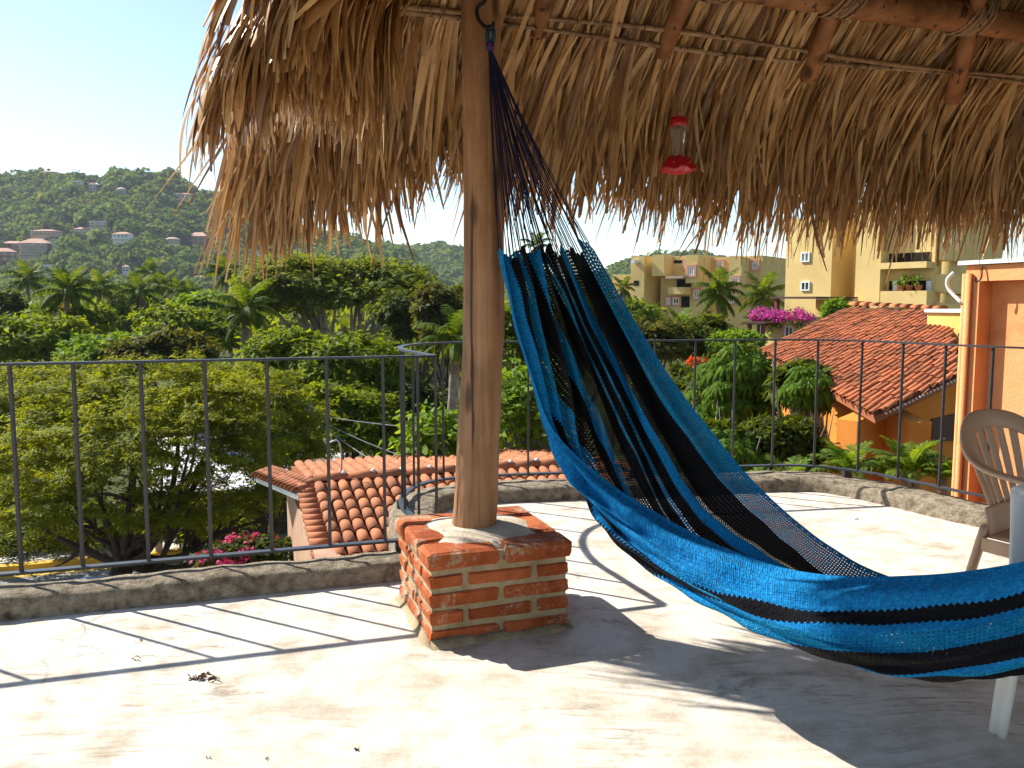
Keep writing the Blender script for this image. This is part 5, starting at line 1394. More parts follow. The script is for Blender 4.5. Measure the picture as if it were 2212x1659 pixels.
ac_u = f1.rect(1393, 1401, 564, 571); MB().obox(f1.p(ac_u[0], ac_u[2], 2.2), f1.e * (ac_u[1] - ac_u[0]), -f1.n * .58, Z3 * (ac_u[3] - ac_u[2])).obj('air_conditioner', 'white_frame', apt)
for k_, (x_, w_) in enumerate(((1540, 10), (1556, 8), (1590, 9))): f1.block('roof_tank', 'grey_metal', x_, x_ + w_, 548, 552, -3, 1.0)
apt2 = thing('apartment_building', 'lower ochre apartment wing left of the stair tower behind a palm', 'apartment building', at(1350, 690, 66) * [1, 1, 0] + [0, 0, GZ])
f2 = Facade(apt2, at(1340, 620, 68), R(36))
f2.block('wall', 'ochre_stucco', 1322, 1361, 593, 700, 0, 7, GZ); f2.block('wall', 'ochre_stucco', 1361.3, 1384, 591, 700, -1.2, 7, GZ)
f2.block('roof_dome', 'yellow_stucco', 1368, 1383, 587.5, 591, -2, 2)
f2.opening(1334, 1350, 605, 609); f2.window(1375, 1381, 607, 624, -1.2, 'pink_frame', 'window_glass', .12, False); f2.opening(1352, 1359, 640, 650)

tall = thing('apartment_building', 'tall yellow ochre apartment block with round balcony tower behind the tiled roof', 'apartment building', at(1800, 700, 34) * [1, 1, 0] + [0, 0, GZ])
f3 = Facade(tall, at(1699, 640, 37), R(52))
f3.block('wall', 'ochre_stucco', 1697, 1796, 470, 700, 0, 8, GZ)
f3.block('wall', 'ochre_stucco', 1796.5, 1848, 450, 700, -1.6, 6, GZ)
f3.block('wall', 'ochre_stucco', 1848.4, 1902, 440, 700, 0, 7, GZ)
f3.block('wall', 'ochre_stucco', 1902.4, 2006, 440, 700, -0.5, 6, GZ)
f3.window(1731, 1750, 608, 628, 0, 'white_frame', 'window_glass', .055, True, None)
f3.window(1822, 1841, 602, 622, -1.6, 'white_frame', 'window_glass', .055)
f3.window(1829, 1848, 540, 570, -1.6, 'white_frame', 'pale_glass', .055, True, 'pink_frame')
f3.window(1731, 1750, 545, 566, 0, 'white_frame', 'pale_glass', .055, True, None)
f3.window(1918, 1930, 661, 668, -.5, 'white_frame', 'window_glass', .055)
f3.opening(1907, 1998, 606, 628, -.5); f3.block('column', 'white_wall', 1918, 1927, 606, 628, -.38, .1); f3.block('column', 'white_wall', 1990, 1999, 606, 628, -.38, .1)
f3.block('balcony', 'ochre_stucco', 1904, 2004, 628.4, 664, .1, .58)
f3.opening(1907, 1998, 545, 566, -.5); f3.block('balcony', 'ochre_stucco', 1904, 2004, 566.4, 580, .1, .58)
for k, x in enumerate((1937, 1955, 1975)):
    u0, u1, z0, z1 = f3.rect(x, x + 13, 622, 629)
    pc = f3.p((u0 + u1) / 2, z0 + .02, -.1)
    pt = thing('potted_plant', ('leftmost', 'middle', 'rightmost')[k] + ' potted plant on the ochre building balcony ledge', 'potted plant', pc, 'potted plants on the balcony')
    MB().lathe([(.10, 0), (.15, .2), (.16, .22)], pc, 10).obj('pot', 'terracotta_pot', pt, True)
    V, F = crown_leaves(np.random.default_rng(k), [(pc + [0, 0, .38], np.array([.25, .2, .22]))], 8, 8, .06, .14, .07); mk('foliage', V, F, 'leaf_bright', pt, kind='stuff')
tc = at(2037, 640, 33.0); rr_ = 44 * 33 / F_PX; zt = lambda y: at(2037, y, 33.0)[2]
m = MB().lathe([(rr_ * .62, GZ), (rr_ * .62, zt(440))], (tc[0], tc[1], 0), 28); m.obj('tower_core', 'ochre_stucco', tall, True)
for yt_, yb_ in ((596, 634), (656, 690), (530, 566)):
    ring = MB(); n = 40
    for k in range(n):
        a = 2 * math.pi * k / n; dz = .10 * math.cos(a) * rr_
        for r_, z_ in ((rr_, zt(yb_)), (rr_, zt(yt_)), (rr_ * .9, zt(yt_)), (rr_ * .9, zt(yb_))):
            ring.V.append(np.array([tc[0] + r_ * math.cos(a), tc[1] + r_ * math.sin(a), z_ - dz]))
    ring.F = [(4 * k + j, 4 * ((k + 1) % n) + j, 4 * ((k + 1) % n) + (j + 1) % 4, 4 * k + (j + 1) % 4) for k in range(n) for j in range(4)]
    ring.obj('round_balcony', 'ochre_stucco', tall)
    fl_ = MB().lathe([(.02, 0), (rr_ * .9, 0), (rr_ * .9, .12), (.02, .12)], (tc[0], tc[1], zt(yb_)), 28); fl_.obj('balcony_floor', 'ochre_stucco', tall)

annex = thing('annex', 'low yellow annex with dark pergola slab and bougainvillea covered parapet', 'house', at(1690, 720, 33) * [1, 1, 0] + [0, 0, GZ])
f4 = Facade(annex, at(1652, 700, 34), R(52))
f4.block('wall', 'ochre_stucco', 1652, 1742, 684, 740, 0, 1.2, GZ); f4.block('wall', 'ochre_stucco', 1742.3, 1771, 688, 740, -.8, 4, GZ)
f4.block('wall', 'ochre_stucco', 1735, 1768, 650, 690, -1.2, 3)
f4.block('pergola_slab', 'brown_timber', 1673, 1772, 641, 645, .3, 3.0)
f4.block('pergola_post', 'maroon_paint', 1676, 1681, 645.3, 684, .1, .2)
f4.window(1722, 1746, 653, 684, -2.2, 'white_frame', 'window_glass', .055); f4.block('back_wall', 'ochre_stucco', 1690, 1771, 645.5, 684, -2.35, .4)
f4.window(1696, 1715, 704, 734, 0, 'white_frame', 'window_glass', .055, True, 'pink_frame')
per = thing('pergola', 'small brown pergola with two red posts left of the annex', 'pergola', at(1630, 720, 32) * [1, 1, 0] + [0, 0, GZ])
f5 = Facade(per, at(1606, 700, 33), R(42))
f5.block('slab', 'brown_timber', 1604, 1652, 696, 700, 0, 2.2)
for x in (1609, 1638): f5.block('post', 'maroon_paint', x, x + 5, 700.3, 735, -.2, .2, GZ)
rgb = np.random.default_rng(77)
u0, u1, z0, z1 = f4.rect(1651, 1740, 677, 690)
bt = thing('bougainvillea', 'magenta bougainvillea spilling over the yellow annex parapet', 'bougainvillea', f4.p((u0 + u1) / 2, z0, .2), None)
lb = [(f4.p(u0 + (u1 - u0) * k / 7, z1 - (.10 + .12 * (k % 2)), .15), np.array([.34, .28, .20 if k % 3 else .28])) for k in range(8)]
V, F = crown_leaves(rgb, lb, 110, 22, .09, .09, .08, .8, .2); mk('flowers', V, F, 'flower_magenta', bt, kind='stuff')
V, F = crown_leaves(rgb, [(c - [0, 0, .15], r * 1.02) for c, r in lb], 40, 16, .14, .13, .07); mk('foliage', V, F, 'leaf_dark', bt, kind='stuff')

# yellow block and maroon parapet against the tiled roof
yb = thing('yellow_block', 'plain bright yellow masonry block between tiled roof and orange wall', 'building', at(2040, 720, 12) * [1, 1, 0] + [0, 0, GZ])
yo = at(2002, 709, 12.6); yz = at(2002, 675, 12.6)[2]
MB().obox(np.array([yo[0], yo[1], at(2002, 746, 12.6)[2]]), -VX * 2.4, UX * 2.0, Z3 * (yz - at(2002, 746, 12.6)[2])).obj('wall', 'yellow_stucco', yb)
MB().obox(np.array([yo[0], yo[1], GZ]) + UX * .3, -VX * 2.3, UX * 1.6, Z3 * (at(2002, 746, 12.6)[2] - GZ - .003)).obj('lower_wall', 'yellow_stucco', yb)
MB().obox(np.array([yo[0], yo[1], at(2002, 768, 12.2)[2]]) - UX * .08, -VX * 2.4, UX * .5, Z3 * (at(2002, 747, 12.2)[2] - at(2002, 768, 12.2)[2])).obj('parapet', 'maroon_paint', yb)
MB().obox(np.array([yo[0], yo[1], yz + .003]) - UX * .04 + VX * .03, -VX * 2.45, UX * 2.1, Z3 * .05).obj('coping', 'white_wall', yb)

# ------------------------------------------------------------------ the orange wall beside the terrace
W0 = at(2066, 1000, 5.9); W0 = np.array([W0[0], W0[1], 0]); zt_ = at(2073, 573, 5.9)[2]
ow = thing('orange_wall', 'bright orange rendered wall with recessed panel and white coping at the right', 'wall', np.array([W0[0], W0[1], GZ]))
def wp(d, z, o): return np.array([W0[0], W0[1], 0]) - VX * d - UX * o + Z3 * z
def wl_at(px, y=800): p = onplane(px, y, W0, UX); return -(p - W0) @ VX
dp_ = wl_at(2106); LW = 3.4
MB().obox(wp(0, GZ, -.12), -VX * LW, UX * .4, Z3 * (zt_ - GZ)).obj('wall', 'orange_stucco', ow)
MB().obox(wp(-.002, GZ, 0), -VX * dp_, UX * .119, Z3 * (zt_ - .002 - GZ)).obj('pilaster', 'orange_stucco', ow)
zr_ = onplane(2120, 607, W0, UX)[2]
MB().obox(wp(dp_ + .002, zr_, 0), -VX * (LW - dp_), UX * .119, Z3 * (zt_ - zr_ - .003)).obj('top_band', 'orange_stucco', ow)
MB().obox(wp(-.05, zt_ + .002, .03), -VX * (LW + .1), UX * .48, Z3 * .028).obj('coping', 'white_wall', ow)
for px, r_, m_n in ((2079, .016, 'orange_stucco'), (2088, .022, 'orange_stucco')):
    d_ = wl_at(px); MB().tube([wp(d_, GZ + 1, .022), wp(d_, zt_ - .06, .022)], r_, 8).obj('conduit', m_n, ow, True)
d_ = wl_at(2076)
MB().tube(spline([wp(d_ - .06, zt_ - .05, .05), wp(d_ - .10, zt_ - .10, .06), wp(d_ - .09, zt_ - .17, .05), wp(d_ + .01, zt_ - .27, .03)], 5), .013, 8).obj('drain_elbow', 'white_wall', ow, True)
d_ = wl_at(2125, 590)
MB().tube(spline([wp(d_, zt_ - .01, .02), wp(d_ + .01, zt_ - .09, .03), wp(d_ - .015, zt_ - .12, .045), wp(d_ - .02, zt_ - .085, .05)], 5), .006, 6).obj('hook', 'hook_iron', ow, True)

# ------------------------------------------------------------------ trees and palms below the terrace
tree('feathery_tree', 'wide feathery leaved tree filling the view behind the left railing', 330, 985, 350, 190, 15.5, 'leaf_feathery', 'dark_bark', 800, 80, .12, .034, 41, 9, .17, np.array([at(235, 1200, 15.5)[0], 15.5, GZ]), trunk=.20, flat=.35, up=1.1, shell=.45, ntarget=12, spray=.42,
     at_px=[(150, 880, 120, 75, .6), (270, 850, 125, 70, 1.0), (390, 845, 120, 72, .5), (490, 880, 110, 75, 0), (110, 985, 130, 85, -.3), (260, 965, 140, 95, -.8), (400, 980, 135, 95, -.6), (530, 975, 105, 85, -.2), (60, 1080, 100, 60, 0), (190, 1090, 110, 55, -.5), (340, 1100, 110, 55, -.3), (470, 1085, 100, 50, .2), (575, 1050, 70, 45, .6), (60, 1140, 90, 40, .4), (160, 1150, 80, 30, 1.0), (420, 1130, 90, 35, .8)])
tree('feathery_tree', 'smaller feathery tree at the far left edge behind the railing', 30, 990, 190, 190, 18.5, 'leaf_feathery', 'dark_bark', 440, 70, .13, .038, 42, 6, .18, np.array([at(-40, 1180, 18.5)[0], 18.5, GZ]), trunk=.16, flat=.35, up=1.1, shell=.45, spray=.45,
     at_px=[(-60, 900, 130, 90, 0), (40, 860, 120, 70, .5), (-20, 990, 140, 90, -.5), (70, 1000, 120, 90, .4), (0, 1085, 120, 60, 0), (150, 830, 100, 45, 1.5)])
tree('feathery_tree', 'drooping feathery tree beside the street lamp', 585, 905, 120, 120, 17.5, 'leaf_feathery', 'dark_bark', 240, 70, .12, .038, 43, 5, .18, trunk=.12, flat=.35, up=1.1, shell=.45, spray=.42,
     at_px=[(560, 860, 90, 60, 0), (640, 900, 70, 60, .3), (590, 960, 90, 60, -.3), (640, 980, 60, 50, 0), (510, 840, 80, 50, .8)])
tree('broadleaf_tree', 'bright green bushy tree left of centre above the handrail', 640, 790, 115, 75, 26, 'leaf_mango', 'dark_bark', 264, 52, 0.221, 0.093, 44, 6)
tree('broadleaf_tree', 'large bright green bushy tree beside the post', 765, 800, 130, 85, 25, 'leaf_mango', 'dark_bark', 336, 52, 0.221, 0.093, 45, 7)
tree('broadleaf_tree', 'bushy green tree low between lamp and post', 760, 905, 130, 80, 22, 'leaf_mango', 'dark_bark', 304, 52, 0.196, 0.085, 46, 6)
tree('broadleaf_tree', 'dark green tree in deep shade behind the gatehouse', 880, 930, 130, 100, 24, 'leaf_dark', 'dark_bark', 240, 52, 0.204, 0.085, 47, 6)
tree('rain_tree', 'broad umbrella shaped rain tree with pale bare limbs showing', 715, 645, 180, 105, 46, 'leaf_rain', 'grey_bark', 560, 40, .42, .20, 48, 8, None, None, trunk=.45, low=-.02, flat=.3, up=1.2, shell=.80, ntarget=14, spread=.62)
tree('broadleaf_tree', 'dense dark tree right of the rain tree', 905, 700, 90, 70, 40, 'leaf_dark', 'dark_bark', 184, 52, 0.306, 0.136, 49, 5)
tree('broadleaf_tree', 'reddish tinted tree just left of the post top', 965, 690, 75, 75, 34, 'leaf_olive', 'dark_bark', 184, 52, 0.255, 0.119, 50, 5)
tree('broadleaf_tree', 'mid green tree left of the rain tree trunk', 420, 720, 110, 60, 40, 'leaf_mango', 'dark_bark', 208, 52, 0.306, 0.136, 51, 6)
tree('broadleaf_tree', 'yellow green tree in front of the far left palms', 60, 735, 120, 60, 36, 'leaf_mango', 'dark_bark', 208, 52, 0.289, 0.128, 52, 6)
tree('broadleaf_tree', 'pale blossoming tree behind the left handrail', 235, 770, 95, 48, 30, 'leaf_bright', 'dark_bark', 192, 52, 0.238, 0.102, 53, 6)
tree('broadleaf_tree', 'grey green tree between the two near palms', 360, 770, 110, 60, 29, 'leaf_olive', 'dark_bark', 192, 52, 0.238, 0.102, 54, 6)
tree('broadleaf_tree', 'rounded tree below the palm row at far left', 150, 700, 90, 45, 45, 'leaf_mango', 'dark_bark', 190, 30, .42, .19, 55, 5)
tree('broadleaf_tree', 'bright rounded tree below the middle palms', 440, 665, 70, 38, 55, 'leaf_bright', 'dark_bark', 170, 30, .5, .23, 56, 5)
tree('broadleaf_tree', 'flat green tree behind the left palm row', 300, 690, 90, 40, 58, 'leaf_mango', 'dark_bark', 170, 30, .5, .23, 57, 5)
tree('broadleaf_tree', 'dark tree standing at the left edge of the plain', -30, 680, 80, 55, 50, 'leaf_dark', 'dark_bark', 170, 30, .46, .2, 58, 5)
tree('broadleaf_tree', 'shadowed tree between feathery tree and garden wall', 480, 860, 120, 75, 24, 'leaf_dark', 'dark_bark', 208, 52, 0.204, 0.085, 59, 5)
tree('broadleaf_tree', 'leafy tree behind the hammock foot of the post', 1130, 740, 80, 80, 26, 'leaf_mango', 'dark_bark', 176, 52, 0.212, 0.093, 60, 5)
tree('broadleaf_tree', 'tall hedge tree behind the hammock', 1260, 740, 110, 90, 30, 'leaf_dark', 'dark_bark', 192, 52, 0.255, 0.111, 61, 6)
tree('shrub', 'dark rounded shrub behind the upper hammock edge', 1400, 745, 85, 55, 24, 'leaf_olive', 'dark_bark', 192, 52, 0.170, 0.076, 62, 6, group='shrubs of the hotel garden')
tree('shrub', 'dense green shrub below the coconut palm', 1500, 745, 90, 60, 26, 'leaf_dark', 'dark_bark', 208, 52, 0.187, 0.085, 63, 6, group='shrubs of the hotel garden')
tree('shrub', 'light green shrub mass in front of the small pergola', 1590, 745, 55, 32, 24, 'leaf_bright', 'dark_bark', 192, 52, 0.170, 0.076, 64, 6, group='shrubs of the hotel garden')
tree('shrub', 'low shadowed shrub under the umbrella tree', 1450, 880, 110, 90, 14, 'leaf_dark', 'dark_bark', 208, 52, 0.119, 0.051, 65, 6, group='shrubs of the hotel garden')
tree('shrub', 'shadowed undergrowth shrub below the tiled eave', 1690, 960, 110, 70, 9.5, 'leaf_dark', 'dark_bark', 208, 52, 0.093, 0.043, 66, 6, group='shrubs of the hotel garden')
tree('shrub', 'round palm like bush on the corner of the tall building', 1808, 668, 30, 24, 27, 'leaf_bright', 'dark_bark', 90, 30, .22, .06, 67, 4, group='shrubs of the hotel garden')
tree('flowering_shrub', 'small shrub with orange red blossoms behind the railing bars', 1508, 786, 18, 9, 20, 'flower_red', 'dark_bark', 40, 20, .12, .09, 68, 3, group='shrubs of the hotel garden')
tree('broadleaf_tree', 'green tree filling the plain behind the ochre wing', 1330, 690, 90, 50, 45, 'leaf_mango', 'dark_bark', 190, 30, .4, .18, 69, 5)
tree('shrub', 'dark undergrowth across the street beneath the feathery tree', 150, 1135, 170, 40, 20.5, 'leaf_dark', 'dark_bark', 180, 40, .16, .07, 70, 6, group='shrubs along the street')
tree('shrub', 'dark shrubs in front of the white roofed shelter', 420, 1120, 130, 45, 20.0, 'leaf_dark', 'dark_bark', 160, 40, .16, .07, 71, 6, group='shrubs along the street')
# the far-off canopy of the plain, one mass
rgf = np.random.default_rng(91); lobes_ = []
for k in range(420):
    Y = rgf.uniform(65, 300); t = rgf.uniform(-.68, .66); r = rgf.uniform(2.5, 5.0)
    lobes_.append((np.array([t * Y, Y, GZ + rgf.uniform(2.0, 4.6)]), np.array([r, r, r * .75])))
V, F = crown_leaves(rgf, lobes_, 420 * 26, 9, .75, 1.0, .6)
mk('plain_canopy', V, F, 'leaf_rain', None, kind='stuff')

PALMS = [('slender coconut palm at the far left of the palm row', 58, 605, 46, 62, 1), ('tall coconut palm with drooping skirt, second in the palm row', 145, 632, 62, 44, 2), ('coconut palm just right of the drooping skirted palm', 216, 622, 46, 58, 3),
         ('coconut palm in the middle of the palm row', 255, 650, 40, 60, 4), ('wide headed coconut palm near the middle of the row', 302, 632, 48, 56, 5), ('distant coconut palm above the others by the white houses', 322, 590, 34, 84, 6),
         ('narrow coconut palm right of the middle of the row', 350, 618, 36, 70, 7), ('coconut palm with yellow frond towards the right end', 384, 628, 38, 68, 8), ('short coconut palm at the right end of the row', 412, 634, 34, 66, 9),
         ('coconut palm half hidden behind the hanging thatch tip', 488, 592, 46, 52, 10), ('large near coconut palm left of the rain tree', 531, 672, 74, 31, 11)]
for lb, px, py, rp_, Y, sd in PALMS: palm(lb, px, py, rp_, Y, sd, 22 if rp_ > 55 else 18, fl=1.05)
palm('coconut palm with hanging fronds seen beside the post', 985, 735, 85, 20, 12, 20, dead=6)
palm('thin tall palm whose top shows through the hammock cords', 1158, 532, 36, 42, 13, 14)
palm('large coconut palm in front of the ochre apartments', 1553, 632, 62, 36, 14, 24)
palm('leaning coconut palm right of the ochre apartments', 1648, 640, 58, 40, 15, 20)
palm('small palm hanging in front of the low ochre wing', 1346, 625, 32, 34, 16, 14)
for k, (lb, px, py, r_, Y) in enumerate((('areca palm clump below the stair tower', 1395, 672, 34, 34), ('areca palm clump under the large coconut palm', 1470, 690, 45, 34), ('areca palm clump beside the coconut trunk', 1530, 700, 40, 33), ('bright areca clump right of the second palm', 1640, 690, 34, 35))):
    areca(lb, px, py, r_, Y, 30 + k, 20, None, group='areca clumps of the hotel garden')
for k, (lb, px, py, r_, Y, n) in enumerate((('areca palm with fine fronds left of centre behind the kerb', 1700, 1000, 85, 7.6, 14), ('tall fan of areca fronds behind the far kerb', 1835, 965, 80, 7.4, 18), ('large yellow green areca palm by the orange wall', 1965, 960, 90, 7.2, 22), ('areca palm tucked against the orange wall edge', 2040, 985, 55, 7.0, 12), ('low areca plant rising behind the kerb near the hammock', 1625, 1010, 60, 7.8, 12))):
    areca(lb, px, py + 30, r_, Y, 40 + k, n, -1.6)

# umbrella trees: rosettes of drooping leaflets, each a part
def rosette(seed):
    rg = np.random.default_rng(seed); V, F = [], []
    for k in range(10):
        a = 2 * math.pi * k / 10 + rg.uniform(-.12, .12); d = np.array([math.cos(a), math.sin(a), 0]); s_ = np.array([-d[1], d[0], 0])
        L_ = rg.uniform(.85, 1.1); w_ = .15; i0 = len(V)
        V += [d * .06, d * .45 * L_ + s_ * w_ + Z3 * -.05, d * .45 * L_ + Z3 * .02, d * .45 * L_ - s_ * w_ + Z3 * -.05, d * .80 * L_ + s_ * w_ * .8 - Z3 * .38, d * .80 * L_ - Z3 * .30, d * .80 * L_ - s_ * w_ * .8 - Z3 * .38, d * .92 * L_ - Z3 * .68]
        F += [(i0, i0 + 1, i0 + 2), (i0, i0 + 2, i0 + 3), (i0 + 1, i0 + 4, i0 + 5, i0 + 2), (i0 + 2, i0 + 5, i0 + 6, i0 + 3), (i0 + 4, i0 + 7, i0 + 5), (i0 + 5, i0 + 7, i0 + 6)]
    return mesh_data('leaf_rosette', V, F, 'leaf_umbrella')
ROS = [rosette(i) for i in range(3)]
def umbrella(label, px, py, hw, hh, Y, n, seed, size):
    rg = np.random.default_rng(seed); c = at(px, py, Y); rx, rz = hw * Y / F_PX, hh * Y / F_PX
    b = np.array([c[0], c[1], GZ]); t = thing('umbrella_tree', label, 'tree', b, 'umbrella trees behind the railing'); pts = []
    for k in range(n):
        d = rand_unit(rg, 1)[0]
        if d[1] > .35: d[1] = -d[1]
        p = c + d * np.array([rx, rx * .8, rz]) * rg.uniform(.6, 1.0); pts.append(p)
        zax = nrm(np.array([d[0] * .5, d[1] * .5 - .25, .9]) + rg.normal(0, .12, 3)); xa = nrm(np.cross(rand_unit(rg, 1)[0], zax)); ya = np.cross(zax, xa)
        link('leaf_rosette', ROS[k % 3], t, frame(p - b, xa, ya, zax, size * rg.uniform(.75, 1.2)))
    m = limbs(rg, b, [pts[i] for i in range(0, n, max(1, n // 16))], .08, .15); m.obj('trunk', 'grey_bark', t, True)
    V, F = crown_leaves(rg, [(c + [0, .3, 0], np.array([rx, rx * .7, rz]) * .8)], 90, 24, rx * .14, .16, .07); mk('inner_foliage', V, F, 'leaf_dark', t, kind='stuff')
umbrella('tall glossy umbrella tree with drooping leaf rosettes right of the hammock', 1590, 850, 100, 110, 11.5, 190, 5, .19)
umbrella('small umbrella tree in front of the big tiled roof', 1745, 835, 62, 48, 10.0, 75, 6, .17)
umbrella('umbrella tree low behind the far railing by the hammock', 1560, 985, 95, 60, 9.0, 75, 7, .155)

# broad leaved almond bushes around the post: big leaves as parts, the rest as one mass
def big_leaf():
    V = [(0, 0, 0), (.30, .16, .03), (.65, .26, .0), (.92, .14, -.07), (1, 0, -.10), (.92, -.14, -.07), (.65, -.26, .0), (.30, -.16, .03), (.30, 0, -.02), (.65, 0, -.05)]
    F = [(0, 8, 1), (8, 9, 2, 1), (9, 4, 3, 2), (0, 7, 8), (8, 7, 6, 9), (9, 6, 5, 4)]
    return mesh_data('leaf', V, F, 'leaf_bright')
BL = big_leaf()
def almond(label, px, py, hw, hh, Y, n_big, n_rest, seed, size):
    rg = np.random.default_rng(seed); c = at(px, py, Y); rx, rz = hw * Y / F_PX, hh * Y / F_PX
    b = np.array([c[0], c[1], GZ]); t = thing('almond_tree', label, 'tree', b, 'broad leaved trees round the post'); pts = []
    cl = [c + rand_unit(rg, 1)[0] * np.array([rx, rx * .8, rz]) * rg.uniform(.55, .95) for _ in range(60)]
    for k in range(n_big):
        q = cl[k % 60]; p = q + rg.normal(0, size * .7, 3); p[1] -= abs(rg.normal(0, .1))
        zax = nrm(np.array([0, -.35, .8]) + rg.normal(0, .4, 3)); xa = nrm(np.cross(rand_unit(rg, 1)[0], zax) + [0, 0, -.2]); ya = nrm(np.cross(zax, xa)); zax = np.cross(xa, ya)
        link('leaf', BL, t, frame(p - b, xa, ya, zax, size * rg.uniform(.7, 1.25))); pts.append(p)
    V, F = crown_leaves(rg, [(c, np.array([rx, rx * .8, rz]) * .9)], n_rest // 12, 12, size * .9, size * 1.0, size * .55, .7); mk('foliage', V, F, 'leaf_bright', t, kind='stuff')
    limbs(rg, b, cl[::5], .07, .12).obj('trunk', 'grey_bark', t, True)
almond('low bright almond tree with broad leaves left of the post', 945, 945, 75, 48, 13.5, 130, 700, 3, .19)
almond('tall bright almond tree with broad leaves right of the post', 1135, 885, 85, 105, 14.0, 170, 1500, 4, .19)

# ------------------------------------------------------------------ things along the street
def bush_flowers(label, px, py, hw, hh, Y, seed, col, leaf):
    rg = np.random.default_rng(seed); c = at(px, py, Y); rx, rz = hw * Y / F_PX, hh * Y / F_PX; b = np.array([c[0], c[1], GZ])
    t = thing('bougainvillea', label, 'bougainvillea', b)
    lb = [(c + np.array([rx * x, .1, rz * z]), np.array([rx * .5, rx * .45, rz * .6])) for x, z in ((-.6, -.3), (-.1, .15), (.4, .1), (.8, -.1), (.1, -.5))]
    V, F = crown_leaves(rg, lb, 130, 26, rx * .12, .08, .05); mk('foliage', V, F, leaf, t, kind='stuff')
    lf = [(q + [0, -.08, .04], r * 1.04) for q, r in lb]
    V, F = crown_leaves(rg, lf, 26, 26, rx * .09, .07, .065, shell=.9); mk('flowers', V, F, col, t, kind='stuff')
    limbs(rg, b, [q for q, r in lb], .05, .15).obj('trunk', 'dark_bark', t, True)
bush_flowers('pink flowering bougainvillea bush beside the pink gatehouse wall', 535, 1200, 100, 45, 11.3, 8, 'flower_pink', 'leaf_dark')

lp = at(668, 886, 18.0)
lamp = thing('street_lamp', 'street lamp with white globe on a grey pole among the trees', 'street lamp', np.array([lp[0] - .07, lp[1], GZ]))
MB().tube([[lp[0] - .07, lp[1], GZ], [lp[0] - .07, lp[1], lp[2] - .45]], [.08, .06], 10).obj('pole', 'grey_metal', lamp, True)
MB().tube([[lp[0] - .07, lp[1], lp[2] - .5], [lp[0] - .03, lp[1], lp[2] - .15]], .025, 6).obj('bracket', 'grey_metal', lamp, True)
MB().lathe([(.02, -.13), (.08, -.11), (.12, -.04), (.125, .03), (.09, .10), (.03, .125)], lp, 16).obj('globe', 'globe_glass', lamp, True)
ws = thing('overhead_wires', 'thin overhead wires sagging from the street lamp towards the post', 'wires', lp)
for (a, b, sag) in (((684, 905), (1010, 1025), .12), ((700, 922), (860, 1025), .06), ((690, 898), (1010, 930), .05)):
    p, q = at(*a, 17.8), at(*b, 15.5)
    MB().tube([p + (q - p) * t - Z3 * sag * math.sin(math.pi * t) for t in np.linspace(0, 1, 12)], .008, 5).obj('wire', 'wire_rubber', ws)
k0 = at(560, 1012, 21.5)
kio = thing('kiosk', 'white flat roofed shelter behind the feathery tree across the street', 'shelter', np.array([k0[0], k0[1], GZ]))
ko = np.array([k0[0], k0[1], 0]) - UX * 2.6 - VX * 1.2
kz1, kz0 = at(560, 985, 21.5)[2], at(560, 1040, 21.5)[2]
rf_ = MB(); rf_.prism([ko + Z3 * kz0, ko + UX * 5.0 + Z3 * kz0, ko + UX * 5.0 + VX * 3.4 + Z3 * (kz1 + .25), ko + VX * 3.4 + Z3 * (kz1 + .25)], Z3 * .10); rf_.obj('roof', 'white_wall', kio)
MB().obox(ko + VX * 2.6 + Z3 * GZ, UX * 5.0, VX * .15, Z3 * (kz0 - GZ - .15)).obj('back_wall', 'dark_stone_wall', kio)
for s in (.1, 1.7, 3.3, 4.7): MB().obox(ko + UX * s + VX * .15 + Z3 * GZ, UX * .16, VX * .16, Z3 * (kz0 - GZ - .002)).obj('column', 'tan_wall', kio)
MB().obox(ko + UX * .6 + VX * .8 + Z3 * GZ, UX * 3.4, VX * .7, Z3 * 1.0).obj('counter', 'dark_stone_wall', kio)
# the pale blue car parked below the kerb; only its roof shows
cc = at(182, 1262, 13.2); cz = cc[2]
car = thing('parked_car', 'pale blue car whose rounded roof shows over the kerb', 'car', np.array([cc[0], cc[1], GZ]))
co = np.array([cc[0], cc[1], 0])
def loft(name, secs, m, sm=True):
    n = len(secs[0]); V = [p for s in secs for p in s]
    F = [(i * n + k, i * n + (k + 1) % n, (i + 1) * n + (k + 1) % n, (i + 1) * n + k) for i in range(len(secs) - 1) for k in range(n)] + [tuple(range(n))[::-1], tuple((len(secs) - 1) * n + k for k in range(n))]
    return mk(name, V, F, m, car, sm)
def oval(cx_, hwid, z0, z1, n=16, p=2.6):
    return [co + UX * cx_ + VX * hwid * math.copysign(abs(math.cos(a)) ** (2 / p), math.cos(a)) + Z3 * ((z0 + z1) / 2 + (z1 - z0) / 2 * math.copysign(abs(math.sin(a)) ** (2 / p), math.sin(a))) for a in np.linspace(0, 2 * math.pi, n, endpoint=False)]
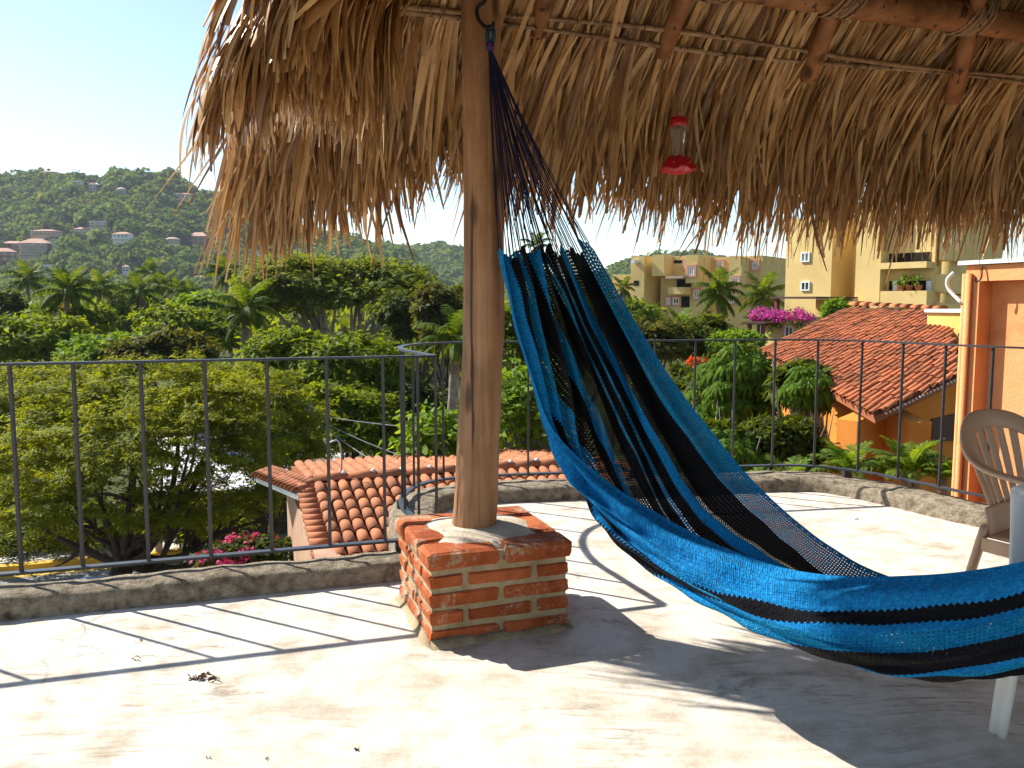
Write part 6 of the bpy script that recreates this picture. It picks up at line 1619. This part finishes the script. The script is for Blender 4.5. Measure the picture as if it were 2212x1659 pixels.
ch = cz - GZ
loft('body', [oval(x, hw_, GZ + .32, GZ + ch * h_) for x, hw_, h_ in ((-2.0, .45, .42), (-1.8, .70, .50), (-1.2, .80, .58), (0, .82, .60), (1.1, .80, .57), (1.8, .68, .47), (2.0, .45, .40))], 'car_paint')
loft('cabin_glass', [oval(x, hw_, GZ + ch * .5, GZ + ch * h_) for x, hw_, h_ in ((-1.45, .55, .60), (-.9, .66, .88), (-.3, .68, .95), (.4, .66, .93), (.95, .60, .70), (1.1, .55, .60))], 'window_glass')
loft('roof', [oval(x, hw_, GZ + ch * .86, GZ + ch * h_) for x, hw_, h_ in ((-.95, .42, .90), (-.6, .60, .97), (-.1, .64, 1.0), (.35, .60, .985), (.65, .42, .91))], 'car_paint')
for sx in (-1.25, 1.25):
    for sy in (-.74, .74):
        w_c = co + UX * sx + VX * sy + Z3 * (GZ + .31)
        wh = MB().tube([w_c - VX * .09, w_c + VX * .09], .31, 18).obj('wheel', 'rubber', car)
        MB().tube([w_c - VX * .10, w_c + VX * .10], .18, 14).obj('rim', 'grey_metal', wh)
for sy in (-.5, .5): MB().lathe([(0, -.05), (.10, 0), (0, .05)], co + UX * 1.93 + VX * sy + Z3 * (GZ + .62), 10).obj('headlight', 'globe_glass', car, True)

# ------------------------------------------------------------------ the air over the valley
hz = MB().box((-1600, -1600, GZ - 1.1), (1600, 1600, 135))
hm = bpy.data.materials.new('haze'); hm.use_nodes = True
for n in list(hm.node_tree.nodes):
    if n.type != 'OUTPUT_MATERIAL': hm.node_tree.nodes.remove(n)
pv = hm.node_tree.nodes.new('ShaderNodeVolumePrincipled')
pv.inputs['Color'].default_value = (0.80, 0.90, 1.0, 1); pv.inputs['Density'].default_value = 0.00013; pv.inputs['Anisotropy'].default_value = 0.3
hm.node_tree.links.new(pv.outputs[0], next(n for n in hm.node_tree.nodes if n.type == 'OUTPUT_MATERIAL').inputs['Volume'])
MATS['haze'] = hm
hz.obj('haze', 'haze', None, False, 'stuff')
